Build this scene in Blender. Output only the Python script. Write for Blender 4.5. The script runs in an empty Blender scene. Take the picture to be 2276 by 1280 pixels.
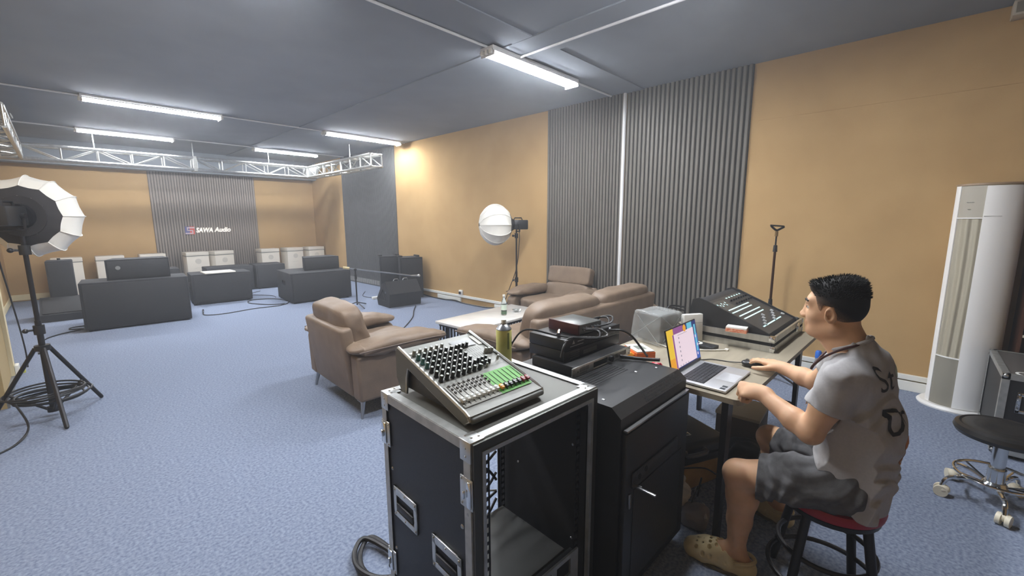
EXPO = 0.0
LAMP = 143.0
HAZE = 0.012
import bpy, bmesh, math, random
import numpy as np
from mathutils import Vector, Matrix, noise as mnoise
PI = math.pi
C = bpy.context.scene.collection
random.seed(7)
V = Vector

def lin(c):
    return tuple((x/255/12.92 if x <= 10.3 else ((x/255+0.055)/1.055)**2.4) for x in c)

MATS = {}
def mat(name, rgb, rough=0.6, metal=0.0, var=0.0, vscale=20.0, bump=0.0, bscale=200.0, spec=0.5, emit=None, estr=0.0,
        rgb2=None, trans=0.0, alpha=1.0, coat=0.0, stretch=(1, 1, 1), detail=3.0, sheen=0.0, rvar=0.0):
    if name in MATS: return MATS[name]
    m = bpy.data.materials.new(name); m.use_nodes = True
    nt = m.node_tree; N = nt.nodes; L = nt.links
    b = N['Principled BSDF']
    c = lin(rgb)
    b.inputs['Base Color'].default_value = (*c, 1)
    b.inputs['Roughness'].default_value = rough
    b.inputs['Metallic'].default_value = metal
    b.inputs['Specular IOR Level'].default_value = spec
    if trans: b.inputs['Transmission Weight'].default_value = trans
    if alpha < 1: b.inputs['Alpha'].default_value = alpha
    if coat: b.inputs['Coat Weight'].default_value = coat
    if sheen: b.inputs['Sheen Weight'].default_value = sheen
    if emit:
        b.inputs['Emission Color'].default_value = (*lin(emit), 1)
        b.inputs['Emission Strength'].default_value = estr
    tc = None
    def coords(scale):
        nonlocal tc
        if tc is None: tc = N.new('ShaderNodeTexCoord')
        mp = N.new('ShaderNodeMapping'); L.new(tc.outputs['Object'], mp.inputs['Vector'])
        mp.inputs['Scale'].default_value = tuple(scale*s for s in stretch)
        return mp.outputs['Vector']
    if var or rgb2:
        n = N.new('ShaderNodeTexNoise'); n.inputs['Detail'].default_value = detail
        n.inputs['Scale'].default_value = 1.0
        L.new(coords(vscale), n.inputs['Vector'])
        r = N.new('ShaderNodeValToRGB')
        a = lin(rgb2) if rgb2 else tuple(x*(1-var) for x in c)
        d = c if rgb2 else tuple(min(1, x*(1+var)) for x in c)
        r.color_ramp.elements[0].color = (*a, 1); r.color_ramp.elements[1].color = (*d, 1)
        r.color_ramp.elements[0].position = 0.32; r.color_ramp.elements[1].position = 0.68
        L.new(n.outputs['Fac'], r.inputs['Fac']); L.new(r.outputs['Color'], b.inputs['Base Color'])
    if bump:
        n2 = N.new('ShaderNodeTexNoise'); n2.inputs['Scale'].default_value = 1.0; n2.inputs['Detail'].default_value = 2.0
        L.new(coords(bscale), n2.inputs['Vector'])
        bp = N.new('ShaderNodeBump'); bp.inputs['Strength'].default_value = bump; bp.inputs['Distance'].default_value = 0.004
        L.new(n2.outputs['Fac'], bp.inputs['Height']); L.new(bp.outputs['Normal'], b.inputs['Normal'])
    MATS[name] = m
    return m

def rotm(rx=0, ry=0, rz=0):
    return Matrix.Rotation(rz, 4, 'Z') @ Matrix.Rotation(ry, 4, 'Y') @ Matrix.Rotation(rx, 4, 'X')
def trs(loc=(0, 0, 0), rx=0, ry=0, rz=0):
    return Matrix.Translation(loc) @ rotm(rx, ry, rz)

class MB:
    """collects shapes into one mesh"""
    def __init__(s): s.v = []; s.f = []; s.m = []; s.M = Matrix.Identity(4); s.mi = 0
    def at(s, M=None): s.M = M if M is not None else Matrix.Identity(4); return s
    def mt(s, i): s.mi = i; return s
    def add(s, vs, fs):
        o = len(s.v)
        s.v += [tuple(s.M @ V(p)) for p in vs]
        s.f += [tuple(i+o for i in f) for f in fs]; s.m += [s.mi]*len(fs)
        return s
    def box(s, c, sz, bev=0.0, seg=2, R=None):
        bm = bmesh.new(); bmesh.ops.create_cube(bm, size=1)
        bmesh.ops.scale(bm, vec=V(sz), verts=bm.verts)
        if bev: bmesh.ops.bevel(bm, geom=bm.edges[:], offset=min(bev, min(sz)*0.49), segments=seg, profile=0.5, affect='EDGES')
        T = Matrix.Translation(V(c)) @ (R if R is not None else Matrix.Identity(4))
        bm.verts.index_update()
        s.add([T @ v.co for v in bm.verts], [[v.index for v in f.verts] for f in bm.faces]); bm.free(); return s
    def b2(s, lo, hi, bev=0.0, seg=2):
        lo, hi = V(lo), V(hi); return s.box((lo+hi)/2, [abs(a) for a in hi-lo], bev, seg)
    def cyl(s, p0, p1, r0, r1=None, n=16, cap=True):
        p0, p1 = V(p0), V(p1); r1 = r0 if r1 is None else r1
        d = (p1-p0).normalized(); u = d.orthogonal().normalized(); w = d.cross(u)
        vs = []
        for p, r in ((p0, r0), (p1, r1)):
            for k in range(n):
                a = 2*PI*k/n; vs.append(p+u*(r*math.cos(a))+w*(r*math.sin(a)))
        fs = [(k, (k+1) % n, n+(k+1) % n, n+k) for k in range(n)]
        if cap: fs += [tuple(range(n-1, -1, -1)), tuple(range(n, 2*n))]
        return s.add(vs, fs)
    def tube(s, pts, r, n=8, closed=False, smooth=0, cap=True):
        P = [V(p) for p in pts]
        if smooth: P = catmull(P, smooth, closed)
        rr = r if callable(r) else (lambda t: r)
        m = len(P); vs = []; u = None
        for i in range(m):
            if closed: d = P[(i+1) % m]-P[i-1]
            else: d = P[min(i+1, m-1)]-P[max(i-1, 0)]
            d = d.normalized() if d.length > 1e-9 else V((0, 0, 1))
            if u is None: u = d.orthogonal().normalized()
            else:
                u = u-d*u.dot(d); u = u.normalized() if u.length > 1e-6 else d.orthogonal().normalized()
            w = d.cross(u); q = rr(i/max(1, m-1))
            for k in range(n):
                a = 2*PI*k/n; vs.append(P[i]+u*(q*math.cos(a))+w*(q*math.sin(a)))
        fs = []
        for i in range(m if closed else m-1):
            j = (i+1) % m
            fs += [(i*n+k, i*n+(k+1) % n, j*n+(k+1) % n, j*n+k) for k in range(n)]
        if cap and not closed: fs += [tuple(range(n-1, -1, -1)), tuple((m-1)*n+k for k in range(n))]
        return s.add(vs, fs)
    def lathe(s, prof, n=24, c=(0, 0, 0), sx=1.0, sy=1.0, cap=True):
        c = V(c); vs = []
        for r, z in prof:
            for k in range(n):
                a = 2*PI*k/n; vs.append(c+V((r*sx*math.cos(a), r*sy*math.sin(a), z)))
        m = len(prof)
        fs = [(i*n+k, i*n+(k+1) % n, (i+1)*n+(k+1) % n, (i+1)*n+k) for i in range(m-1) for k in range(n)]
        if cap: fs += [tuple(range(n-1, -1, -1)), tuple((m-1)*n+k for k in range(n))]
        return s.add(vs, fs)
    def prism(s, poly, h0, h1, axis='z'):
        def e(a, b, h): return {'z': (a, b, h), 'y': (a, h, b), 'x': (h, a, b)}[axis]
        n = len(poly)
        vs = [e(a, b, h0) for a, b in poly]+[e(a, b, h1) for a, b in poly]
        fs = [tuple(range(n-1, -1, -1)), tuple(range(n, 2*n))]+[(k, (k+1) % n, n+(k+1) % n, n+k) for k in range(n)]
        return s.add(vs, fs)
    def quad(s, a, b, c, d): return s.add([a, b, c, d], [(0, 1, 2, 3)])
    def sph(s, c, r, n=16, m=10):
        r = (r, r, r) if not hasattr(r, '__len__') else r; c = V(c); vs = [c+V((0, 0, -r[2]))]
        for i in range(1, m):
            t = -PI/2+PI*i/m
            for k in range(n):
                a = 2*PI*k/n; vs.append(c+V((r[0]*math.cos(t)*math.cos(a), r[1]*math.cos(t)*math.sin(a), r[2]*math.sin(t))))
        vs.append(c+V((0, 0, r[2]))); e = len(vs)-1
        fs = [(0, 1+(k+1) % n, 1+k) for k in range(n)]
        fs += [(1+i*n+k, 1+i*n+(k+1) % n, 1+(i+1)*n+(k+1) % n, 1+(i+1)*n+k) for i in range(m-2) for k in range(n)]
        fs += [(1+(m-2)*n+k, 1+(m-2)*n+(k+1) % n, e) for k in range(n)]
        return s.add(vs, fs)
    def cushion(s, c, sz, p=5.0, n=14, R=None, wr=0.0, ws=6.0, seed=0, taper=None, sag=None):
        """superquadric pillow with wrinkles; taper(u,v,w)->(su,sv,sw) reshapes in unit space"""
        vs = {}; fs = []; P = []
        T = Matrix.Translation(V(c)) @ (R if R is not None else Matrix.Identity(4))
        def idx(a, b, d):
            k = (a, b, d)
            if k in vs: return vs[k]
            q = V((2*a/n-1, 2*b/n-1, 2*d/n-1))
            q = V([math.sin(x*PI/2*0.98)/math.sin(PI/2*.98) if True else x for x in q])
            l = (abs(q.x)**p+abs(q.y)**p+abs(q.z)**p)**(1/p); q = q/max(l, 1e-6)
            if taper: q = V(taper(q.x, q.y, q.z))
            o = V((q.x*sz[0]/2, q.y*sz[1]/2, q.z*sz[2]/2))
            if wr:
                t = mnoise.noise(o*ws+V((seed*3.1, seed*1.7, 0)))+0.5*mnoise.noise(o*ws*2.3+V((0, seed, 5)))
                o += V((q.x/sz[0], q.y/sz[1], q.z/sz[2])).normalized()*(t*wr)
            if sag: o += V(sag(q.x, q.y, q.z))
            vs[k] = len(P); P.append(T @ o); return vs[k]
        for i in range(n):
            for j in range(n):
                fs.append((idx(i, j, 0), idx(i, j+1, 0), idx(i+1, j+1, 0), idx(i+1, j, 0)))
                fs.append((idx(i, j, n), idx(i+1, j, n), idx(i+1, j+1, n), idx(i, j+1, n)))
                fs.append((idx(i, 0, j), idx(i+1, 0, j), idx(i+1, 0, j+1), idx(i, 0, j+1)))
                fs.append((idx(i, n, j), idx(i, n, j+1), idx(i+1, n, j+1), idx(i+1, n, j)))
                fs.append((idx(0, i, j), idx(0, i, j+1), idx(0, i+1, j+1), idx(0, i+1, j)))
                fs.append((idx(n, i, j), idx(n, i+1, j), idx(n, i+1, j+1), idx(n, i, j+1)))
        return s.add(P, fs)
    def text(s, body, size, M, depth=0.002, shear=0.0, align='LEFT', space=1.0, fit=0, bold=0.0):
        cu = bpy.data.curves.new('t', 'FONT'); cu.body = body; cu.size = size; cu.extrude = depth; cu.shear = shear
        cu.align_x = align; cu.offset = bold; cu.space_character = space; cu.resolution_u = 3
        o = bpy.data.objects.new('t', cu); C.objects.link(o)
        dg = bpy.context.evaluated_depsgraph_get(); me = bpy.data.meshes.new_from_object(o.evaluated_get(dg))
        old = s.M; s.M = old @ M
        xs = [v.co.x for v in me.vertices]; f_ = fit/(max(xs)-min(xs)) if fit else 1
        for v in me.vertices: v.co.x *= f_
        s.add([v.co.copy() for v in me.vertices], [tuple(f.vertices) for f in me.polygons]); s.M = old
        bpy.data.objects.remove(o); bpy.data.curves.remove(cu); bpy.data.meshes.remove(me); return s
    def build(s, name, mats, parent=None, smooth=35, loc=None):
        if not isinstance(mats, (list, tuple)): mats = [mats]
        me = bpy.data.meshes.new(name); me.from_pydata(s.v, [], s.f)
        for m in mats: me.materials.append(m)
        if any(s.m): me.polygons.foreach_set('material_index', s.m)
        me.validate(); me.update()
        if smooth:
            me.polygons.foreach_set('use_smooth', [True]*len(me.polygons))
            me.set_sharp_from_angle(angle=math.radians(smooth))
        o = bpy.data.objects.new(name, me); C.objects.link(o)
        if parent: o.parent = parent
        if loc: o.location = loc
        return o

def catmull(P, k, closed=False):
    n = len(P); out = []
    for i in range(n if closed else n-1):
        if closed: a, b, c, d = P[i-1], P[i], P[(i+1) % n], P[(i+2) % n]
        else: a, b, c, d = P[max(i-1, 0)], P[i], P[i+1], P[min(i+2, n-1)]
        for j in range(k):
            t = j/k
            out.append(0.5*((2*b)+(c-a)*t+(2*a-5*b+4*c-d)*t*t+(3*b-a-3*c+d)*t**3))
    if not closed: out.append(P[-1])
    return out

def tag(o, label=None, cat=None, group=None, kind=None):
    if label: o['label'] = label
    if cat: o['category'] = cat
    if group: o['group'] = group
    if kind: o['kind'] = kind
    return o
def thing(name, label, cat, loc=(0, 0, 0), rz=0, group=None):
    o = bpy.data.objects.new(name, None); C.objects.link(o); o.empty_display_size = 0.05
    o.location = loc; o.rotation_euler = (0, 0, rz)
    return tag(o, label, cat, group)
def struct(o): o['kind'] = 'structure'; return o
def copy_tree(o, parent=None):
    c = o.copy(); C.objects.link(c)
    if parent: c.parent = parent
    for ch in list(o.children): copy_tree(ch, c)
    return c
def inst(o, parent, loc=None, M=None):
    c = o.copy(); C.objects.link(c); c.parent = parent
    if loc is not None: c.location = loc
    if M is not None: c.matrix_local = M
    return c
carpet = mat('carpet', (146, 157, 177), 0.95, var=0, vscale=70, bump=0.3, bscale=420, spec=0.15, rgb2=(108, 118, 141), detail=7)
felt = mat('ochre_felt', (189, 158, 113), 0.95, vscale=2.2, bump=0.25, bscale=260, spec=0.1, rgb2=(181, 150, 106), detail=5)
ceil_paint = mat('ceiling_paint', (148, 156, 165), 0.9, vscale=1.5, spec=0.2, rgb2=(140, 148, 157))
slat_dark = mat('slat_board', (106, 102, 95), 0.5, var=0.08, vscale=8, stretch=(1, 1, 0.1), spec=0.4)
panel_dark = mat('dark_board', (84, 84, 86), 0.6, var=0.06, vscale=5)
white_pl = mat('white_plastic', (232, 232, 226), 0.4)
cream = mat('cream_paint', (222, 208, 170), 0.6)
white_metal = mat('white_metal', (226, 228, 230), 0.4)
tube_on = mat('lit_tube', (255, 255, 255), 0.5, emit=(247, 250, 255), estr=LAMP)
blackbox = mat('black_texture_paint', (52, 53, 56), 0.75, bump=0.5, bscale=500, spec=0.3)
black_pl = mat('black_plastic', (30, 30, 32), 0.45)
black_mat = mat('black_matte', (22, 22, 24), 0.8)
black_metal = mat('black_metal', (34, 33, 36), 0.4, metal=0.3)
rackblk = mat('black_powder_coat', (38, 39, 41), 0.42, bump=0.15, bscale=700, spec=0.5)
grille = mat('speaker_grille', (44, 45, 48), 0.6, bump=0.8, bscale=900)
alu = mat('brushed_aluminium', (196, 198, 196), 0.32, metal=0.9, var=0.1, vscale=30, stretch=(1, 1, 0.05))
alu_d = mat('dull_aluminium', (176, 178, 176), 0.45, metal=0.75, var=0.12, vscale=25)
chrome = mat('chrome', (225, 228, 230), 0.12, metal=1.0)
steel = mat('steel', (160, 162, 165), 0.3, metal=0.9)
navy = mat('navy_laminate', (36, 43, 58), 0.5, bump=0.2, bscale=420, spec=0.4)
leather = mat('taupe_leather', (128, 110, 93), 0.5, vscale=9, bump=0.25, bscale=160, spec=0.35, rgb2=(117, 100, 85))
leather_d = mat('dark_piping', (92, 76, 64), 0.6)
marble = mat('white_marble', (228, 226, 220), 0.18, vscale=4, rgb2=(206, 204, 200), detail=8, coat=0.3)
fabric_w = mat('white_lantern_fabric', (228, 226, 218), 0.8, bump=0.1, bscale=90)
cloth_b = mat('black_lantern_cloth', (46, 44, 46), 0.85)
carton = mat('white_carton', (232, 226, 214), 0.6)
cardboard = mat('cardboard', (176, 146, 96), 0.85, var=0.06, vscale=12)
grey_line = mat('grey_print', (128, 130, 128), 0.6)
rubber = mat('black_cable', (24, 24, 26), 0.5)
red_wire = mat('red_wire', (196, 84, 72), 0.5)
white_wire = mat('white_cable', (225, 222, 212), 0.5)
tabletop_m = mat('grey_wood_top', (160, 151, 132), 0.5, vscale=6, rgb2=(138, 130, 113), stretch=(0.25, 2.5, 1), detail=6)
seat_blk = mat('black_vinyl', (34, 33, 33), 0.35)
red_vinyl = mat('red_vinyl', (150, 18, 42), 0.45)
ivory = mat('ivory_plastic', (228, 220, 198), 0.4)
# ---------------------------------------------------------------- the setting
XR, XL, YF, YB, ZC = 5.03, -0.74, 12.4, -3.2, 3.05
def sbox(name, lo, hi, m, bev=0):
    return struct(MB().b2(lo, hi, bev).build(name, m, smooth=0))
sbox('floor', (XL-0.2, YB-0.2, -0.1), (XR+0.2, YF+0.2, 0), carpet)
sbox('ceiling', (XL-0.2, YB-0.2, ZC), (XR+0.2, YF+0.2, ZC+0.1), ceil_paint)
sbox('wall_right', (XR, YB-0.2, 0), (XR+0.15, YF+0.2, ZC), felt)
sbox('wall_far', (XL-0.2, YF, 0), (XR+0.2, YF+0.15, ZC), felt)
sbox('wall_left', (XL-0.15, YB-0.2, 0), (XL, YF+0.2, ZC), felt)
sbox('wall_back', (XL-0.2, YB-0.15, 0), (XR+0.2, YB, ZC), felt)
sbox('wall_near', (XL, 5.25, 0), (-0.44, 6.05, ZC), mat('olive_board', (172, 150, 104), 0.7))
sbox('trim_1', (-0.44, 5.93, 0.1), (-0.415, 6.06, ZC), cream)
sbox('trim_2', (-0.44, 5.25, 0), (-0.425, 5.93, 0.1), mat('grey_kickboard', (120, 122, 122), 0.5))
sbox('trim_3', (XL, YF-0.3, 2.6), (XR, YF, ZC), ceil_paint)      # dark soffit along the far wall
# faint felt seam high on the ochre wall
sbox('trim_4', (XR-0.004, -3, 2.494), (XR, 1.3, 2.5), felt)
# shallow ceiling beams
sbox('ceiling_beam', (2.96, -3, ZC-0.012), (3.34, YF-0.3, ZC), ceil_paint)
sbox('ceiling_beam', (XL, 2.55, ZC-0.010), (XR, 2.78, ZC), ceil_paint)

def slat_wall(name, axis, a0, a1, plane, z0, z1, pitch, duty, dep, m, back):
    """vertical ridged board: axis 'y' sits on the wall x=plane, 'x' on y=plane"""
    mb = MB()
    if axis == 'y': mb.b2((plane-0.012, a0, z0), (plane, a1, z1))
    else: mb.b2((a0, plane-0.012, z0), (a1, plane, z1))
    n = int((a1-a0)/pitch)
    mb.mt(1)
    for k in range(n):
        c = a0+(k+0.5)*(a1-a0)/n; h = pitch*duty/2
        prof = [(-h, 0), (-h, dep*0.7), (-h*0.6, dep), (h*0.6, dep), (h, dep*0.7), (h, 0)]
        if axis == 'y': mb.prism([(plane-0.012-d, c+o) for o, d in prof], z0, z1)
        else: mb.prism([(c+o, plane-0.012-d) for o, d in prof], z0, z1)
    return struct(mb.build(name, [back, m], smooth=30))
slat_back = mat('slat_backing', (44, 43, 40), .8)
slat_wall('wall_panel_1', 'y', 1.37, 2.77, XR, 0.0, ZC, 0.052, 0.66, 0.018, slat_dark, slat_back)
slat_wall('wall_panel_2', 'y', 2.80, 4.02, XR, 0.0, ZC, 0.046, 0.66, 0.018, slat_dark, slat_back)
slat_wall('wall_panel_3', 'y', 8.12, 10.55, XR, 0.0, ZC, 0.04, 0.75, 0.012, panel_dark, panel_dark)
slat_wall('wall_panel_4', 'x', 1.50, 3.58, YF, 0.0, 2.6, 0.05, 0.68, 0.016, mat('far_slat', (142, 132, 124), 0.5), mat('far_slat_back', (96, 90, 86), 0.7))

# skirting: two-part white cable trunking, some lower covers missing
sbox('baseboard_right', (XR-0.03, -0.3, 0.1), (XR, 1.36, 0.145), white_pl, 0.004)
sbox('baseboard_right', (XR-0.028, -0.3, 0.0), (XR, 1.36, 0.088), white_pl, 0.004)
sbox('baseboard_right', (XR-0.03, 4.05, 0.1), (XR, 8.1, 0.145), white_pl, 0.004)
for a, b in ((4.05, 5.15), (6.05, 6.75), (7.6, 8.1)):
    sbox('baseboard_right', (XR-0.028, a, 0.012), (XR, b, 0.088), white_pl, 0.004)
sbox('baseboard_right', (XR-0.02, 8.1, 0.02), (XR, 12.4, 0.13), white_pl, 0.004)
sbox('baseboard_far', (XL, YF-0.02, 0.02), (XR, YF, 0.13), cream, 0.004)
sbox('baseboard_left', (XL, 6.1, 0.02), (XL+0.02, YF, 0.13), cream, 0.004)
# loose mains cable sagging out of the opened trunking
tag(MB().tube([(4.99, 7.5, .05), (4.97, 7.0, .015), (4.96, 6.5, .012), (4.985, 6.2, .03), (4.96, 5.9, .012), (4.97, 5.4, .012), (4.985, 5.1, .03)], 0.011, 6, smooth=6).build('wall_cable', rubber),
    'black cable hanging out of the opened white wall trunking', 'cable')
t = thing('wall_socket', 'white power socket above the trunking on the ochre wall', 'socket', (XR, 6.04, 0.19))
MB().b2((-0.035, -0.045, -0.045), (0, 0.045, 0.045), 0.006).build('socket_plate', white_pl, t)
MB().b2((-0.06, -0.018, -0.03), (-0.0355, 0.018, 0.02), 0.006).build('plug', black_pl, t)
t = thing('wall_socket', 'cream power socket low on the wall end by the lantern stand', 'socket', (-0.40, 6.0, 0.13))
MB().b2((-0.014, -0.055, -0.06), (0.014, 0.055, 0.06), 0.006).build('socket_plate', white_pl, t)
MB().b2((0.0145, -0.02, -0.03), (0.05, 0.02, 0.02), 0.006).build('plug', mat('yellow_green_plug', (200, 200, 90), 0.5), t)

# surface conduits
def conduit(pts, label, r=0.011):
    tag(MB().tube(pts, r, 8).build('conduit', white_metal), label, 'conduit', 'white surface conduits')
ZT = ZC-0.012
conduit([(XL, 2.98, ZT), (XR-0.05, 2.98, ZT)], 'white ceiling conduit along the nearest row of lamps')
conduit([(XR-0.045, 2.785, 0.0), (XR-0.045, 2.785, ZT)], 'white conduit running down the middle of the dark slatted wall panel', 0.022)
conduit([(XL, 7.65, ZT), (XR-0.05, 7.65, ZT)], 'white ceiling conduit along the middle row of lamps')
conduit([(XL, 10.3, ZT), (XR-0.05, 10.3, ZT)], 'white ceiling conduit along the farthest row of lamps')
conduit([(3.2, -2.9, ZT-0.012), (3.2, 2.95, ZT-0.012)], 'white ceiling conduit running lengthwise from the nearest lamp')

# batten lamps
lamp0 = None
def lamp(x0, x1, y, label):
    global lamp0
    L = 1.34
    if lamp0 is None:
        t = thing('ceiling_light', label, 'ceiling light', group='batten lights on the ceiling')
        MB().b2((-L/2, -0.085, -0.03), (L/2, 0.085, 0), 0.006).build('housing', white_metal, t)
        h_ = [c for c in t.children][0]
        for s in (-1, 1): MB().b2((-L/2, s*0.085-0.002, -0.046), (L/2, s*0.085+0.002, -0.0301)).build('added_side_baffle', white_metal, h_)  # side lips added to cut the tubes' near-horizontal light
        for s in (-1, 1):
            e = MB()
            for k in (-1, 0, 1):
                e.b2((s*L/2-0.012, k*0.052-0.016, -0.066), (s*L/2+0.012, k*0.052+0.016, -0.03), 0.005)
            e.build('lamp_holder', white_pl, t)
            MB().b2((s*(L/2-0.018)-0.002, -0.087, -0.080), (s*(L/2-0.018)+0.002, 0.087, -0.0302)).build('added_end_baffle', white_metal, t)  # plate added to block tube light toward the wall
        for k in (-1, 0, 1):
            MB().cyl((-L/2+0.021, k*0.052, -0.046), (L/2-0.021, k*0.052, -0.046), 0.019, n=12).build('tube', tube_on, t)
        lamp0 = t
    else:
        t = copy_tree(lamp0)
    t.location = ((x0+x1)/2, y, ZC-0.0125 if x0 < 3.3 < x1 else ZC-0.0005); t.scale = ((x1-x0)/L, 1, 1)
    t['label'] = label
    return t
lamp(2.83, 4.15, 2.98, 'lit batten lamp nearest the dark slatted wall panel')
lamp(3.36, 4.86, 7.65, 'lit batten lamp in the middle row nearest the dark flat wall panel')
lamp(0.38, 1.86, 7.65, 'lit batten lamp in the middle row above the big black subwoofers')
lamp(0.40, 1.70, 10.3, 'lit batten lamp in the far row above the left end of the truss')
lamp(3.02, 4.34, 10.3, 'lit batten lamp in the far row near the truss corner')
lamp(1.85, 3.15, 1.02, 'lit batten lamp straight above the work table and stool')
lamp(0.0, 1.32, 2.98, 'lit batten lamp in the nearest row, over the open carpet')
# ---------------------------------------------------------------- truss
tr = thing('lighting_truss', 'silver box truss hung in a U below the dark ceiling', 'truss', (0, 0, 2.52))
TH = 0.22; CR = 0.024; WR = 0.011
def truss_run(p0, p1, name, up=1):
    """box truss from p0 to p1 (centre line of the lower face)"""
    p0, p1 = V((*p0, 0)), V((*p1, 0)); d = p1-p0; L = d.length; d.normalize(); s = V((-d.y, d.x, 0))*TH/2
    mb = MB()
    for o in (s, -s):
        for z in (0, TH):
            mb.cyl(p0+o+V((0, 0, z)), p1+o+V((0, 0, z)), CR, n=8)
    n = max(2, round(L/0.42)); st = L/n
    for k in range(n+1):
        a = p0+d*(k*st)
        for o in (s, -s): mb.cyl(a+o, a+o+V((0, 0, TH)), WR, n=6)
        for z in (0, TH): mb.cyl(a+s+V((0, 0, z)), a-s+V((0, 0, z)), WR, n=6)
        if k < n:
            b = p0+d*((k+1)*st); up0, up1 = (0, TH) if k % 2 else (TH, 0)
            for o in (s, -s): mb.cyl(a+o+V((0, 0, up0)), b+o+V((0, 0, up1)), WR, n=6)
            for z in (0, TH): mb.cyl(a+s*(1 if k % 2 else -1)+V((0, 0, z)), b-s*(1 if k % 2 else -1)+V((0, 0, z)), WR, n=6)
    mb.build(name, alu, tr)
yc = 10.6
truss_run((-0.25, yc), (2.0, yc), 'truss_section'); truss_run((2.06, yc), (4.18, yc), 'truss_section')
truss_run((4.29, yc-0.12), (4.29, 7.55), 'truss_section'); truss_run((-0.36, yc-0.12), (-0.36, 7.2), 'truss_section')
for x in (-0.36, 4.29):
    m = MB()
    m.b2((x-.135, yc-.135, -.024), (x+.135, yc+.135, TH+.024), 0.02)
    m.build('corner_block', alu_d, tr)
MB().b2((2.0, yc-.13, -.03), (2.06, yc+.13, TH+.03)).build('joint_plate', alu_d, tr)
for x, y in ((0.62, yc), (2.03, yc), (3.4, yc), (4.29, 8.6), (-0.36, 8.6)):
    MB().cyl((x, y, TH), (x, y, ZC-2.52), 0.012, n=6).build('hanger', steel, tr)
# small lamp head clamped on the truss arm
t = thing('clamp_light', 'small pale spotlight clamped to the truss arm over the cream trim', 'spotlight', (-0.33, 8.9, 2.79))
MB().cyl((-0.12, 0.0, 0.05), (0.10, -0.05, 0.10), 0.035, n=12).build('body', alu_d, t)
MB().b2((-0.02, -0.02, -0.04), (0.02, 0.02, 0.06)).build('clamp', steel, t)

# ---------------------------------------------------------------- loudspeakers at the far end
def subwoofer(label, c, sz, rz=0, group=None, deco=True):
    w, d, h = sz
    t = thing('subwoofer', label, 'subwoofer', c, rz, 'black subwoofers at the far end')
    MB().b2((-w/2, -d/2, 0.02), (w/2, d/2, h), 0.012).build('cabinet', blackbox, t)
    g = MB().b2((-w/2+0.03, -d/2-0.012, 0.05), (w/2-0.03, -d/2-0.0005, h-0.03), 0.006)
    g.build('grille', grille, t)
    for sx in (-1, 1):
        hb = MB().b2((sx*(w/2)-0.004*(1 if sx > 0 else 0), -0.1, h*0.55), (sx*(w/2)+0.004*(1 if sx > 0 else -1), 0.1, h*0.55+0.09), 0.004)
        hb.build('side_handle', black_pl, t)
        for sy in (-1, 1):
            MB().cyl((sx*(w/2-.06), sy*(d/2-.06), 0), (sx*(w/2-.06), sy*(d/2-.06), 0.02), 0.025, n=10).build('foot', rubber, t)
    return t
subwoofer('biggest black subwoofer, nearest the tripod lantern, with a speaker on top', (0.73, 8.40, 0), (1.19, 0.56, 0.68), -0.09)
subwoofer('black subwoofer with a white board lying on it', (2.04, 9.62, 0), (0.93, 0.6, 0.56), -0.08)
subwoofer('black subwoofer beside the microphone stand with a speaker on top', (3.40, 8.62, 0), (1.10, 0.95, 0.56), -0.08)
subwoofer('black subwoofer in the back row under the wall sign', (2.49, 10.95, 0), (0.85, 0.55, 0.54), -0.03)
subwoofer('black subwoofer in the back row with a paler corner edge', (3.27, 10.93, 0), (0.60, 0.6, 0.54), -0.06)
subwoofer('black subwoofer almost hidden behind the biggest subwoofer', (1.02, 10.25, 0), (0.98, 0.5, 0.64), -0.04)
tag(MB().b2((-0.24, -0.2, 0), (0.24, 0.2, 0.02), 0.003).build('white_board', carton, loc=(2.0, 9.5, 0.5605)),
    'white board lying flat on a black subwoofer', 'board')

def top_box(label, c, sz, rz, logo=False):
    w, d, h = sz
    t = thing('loudspeaker', label, 'loudspeaker', c, rz, 'black speakers lying on subwoofers')
    poly = [(-w/2, -d/2), (w/2, -d/2), (w/2-.03, d/2), (-w/2+.1, d/2)]
    MB().prism([(a, b) for a, b in poly], 0, h).build('cabinet', blackbox, t)
    MB().b2((-w/2+.02, -d/2-.012, .02), (w/2-.02, -d/2-.0005, h-.02), .006).build('grille', grille, t)
    if logo: MB().cyl((-w/2+.13, -d/2-.0125, h*.6), (-w/2+.13, -d/2-.016, h*.6), .028, n=14).build('badge', grey_line, t)
    return t
top_box('black speaker lying on the biggest subwoofer', (0.77, 8.42, 0.6805), (0.71, 0.36, 0.29), -0.03, True)
top_box('black speaker lying on the subwoofer by the microphone stand', (3.53, 8.68, 0.5605), (0.67, 0.4, 0.25), -0.06)

t = thing('column_speaker', 'upright black speaker standing behind the low black floor box', 'loudspeaker', (-0.03, 9.99, 0), -0.04)
MB().b2((-.15, -.16, .0), (.15, .16, .9), .015).build('cabinet', blackbox, t)
MB().b2((-.13, -.172, .05), (.13, -.1605, .87), .006).build('grille', grille, t)
MB().cyl((0.0, 0, .9), (0.0, 0, .93), .02, n=10).build('lifting_eye', black_pl, t)
t = thing('floor_box', 'low black box on the carpet before the upright speaker', 'loudspeaker', (0.02, 9.64, 0), -0.06)
MB().prism([(-.22, 0), (.22, 0), (.22, .33), (.12, .33), (-.22, .11)], -.33, .37, 'x').build('cabinet', blackbox, t)
R_ = rotm(rx=math.atan2(.22, .34))
MB().box((.02, -.052, .226), (.64, .36, .012), .003, R=R_).build('grille', grille, t)

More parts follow.
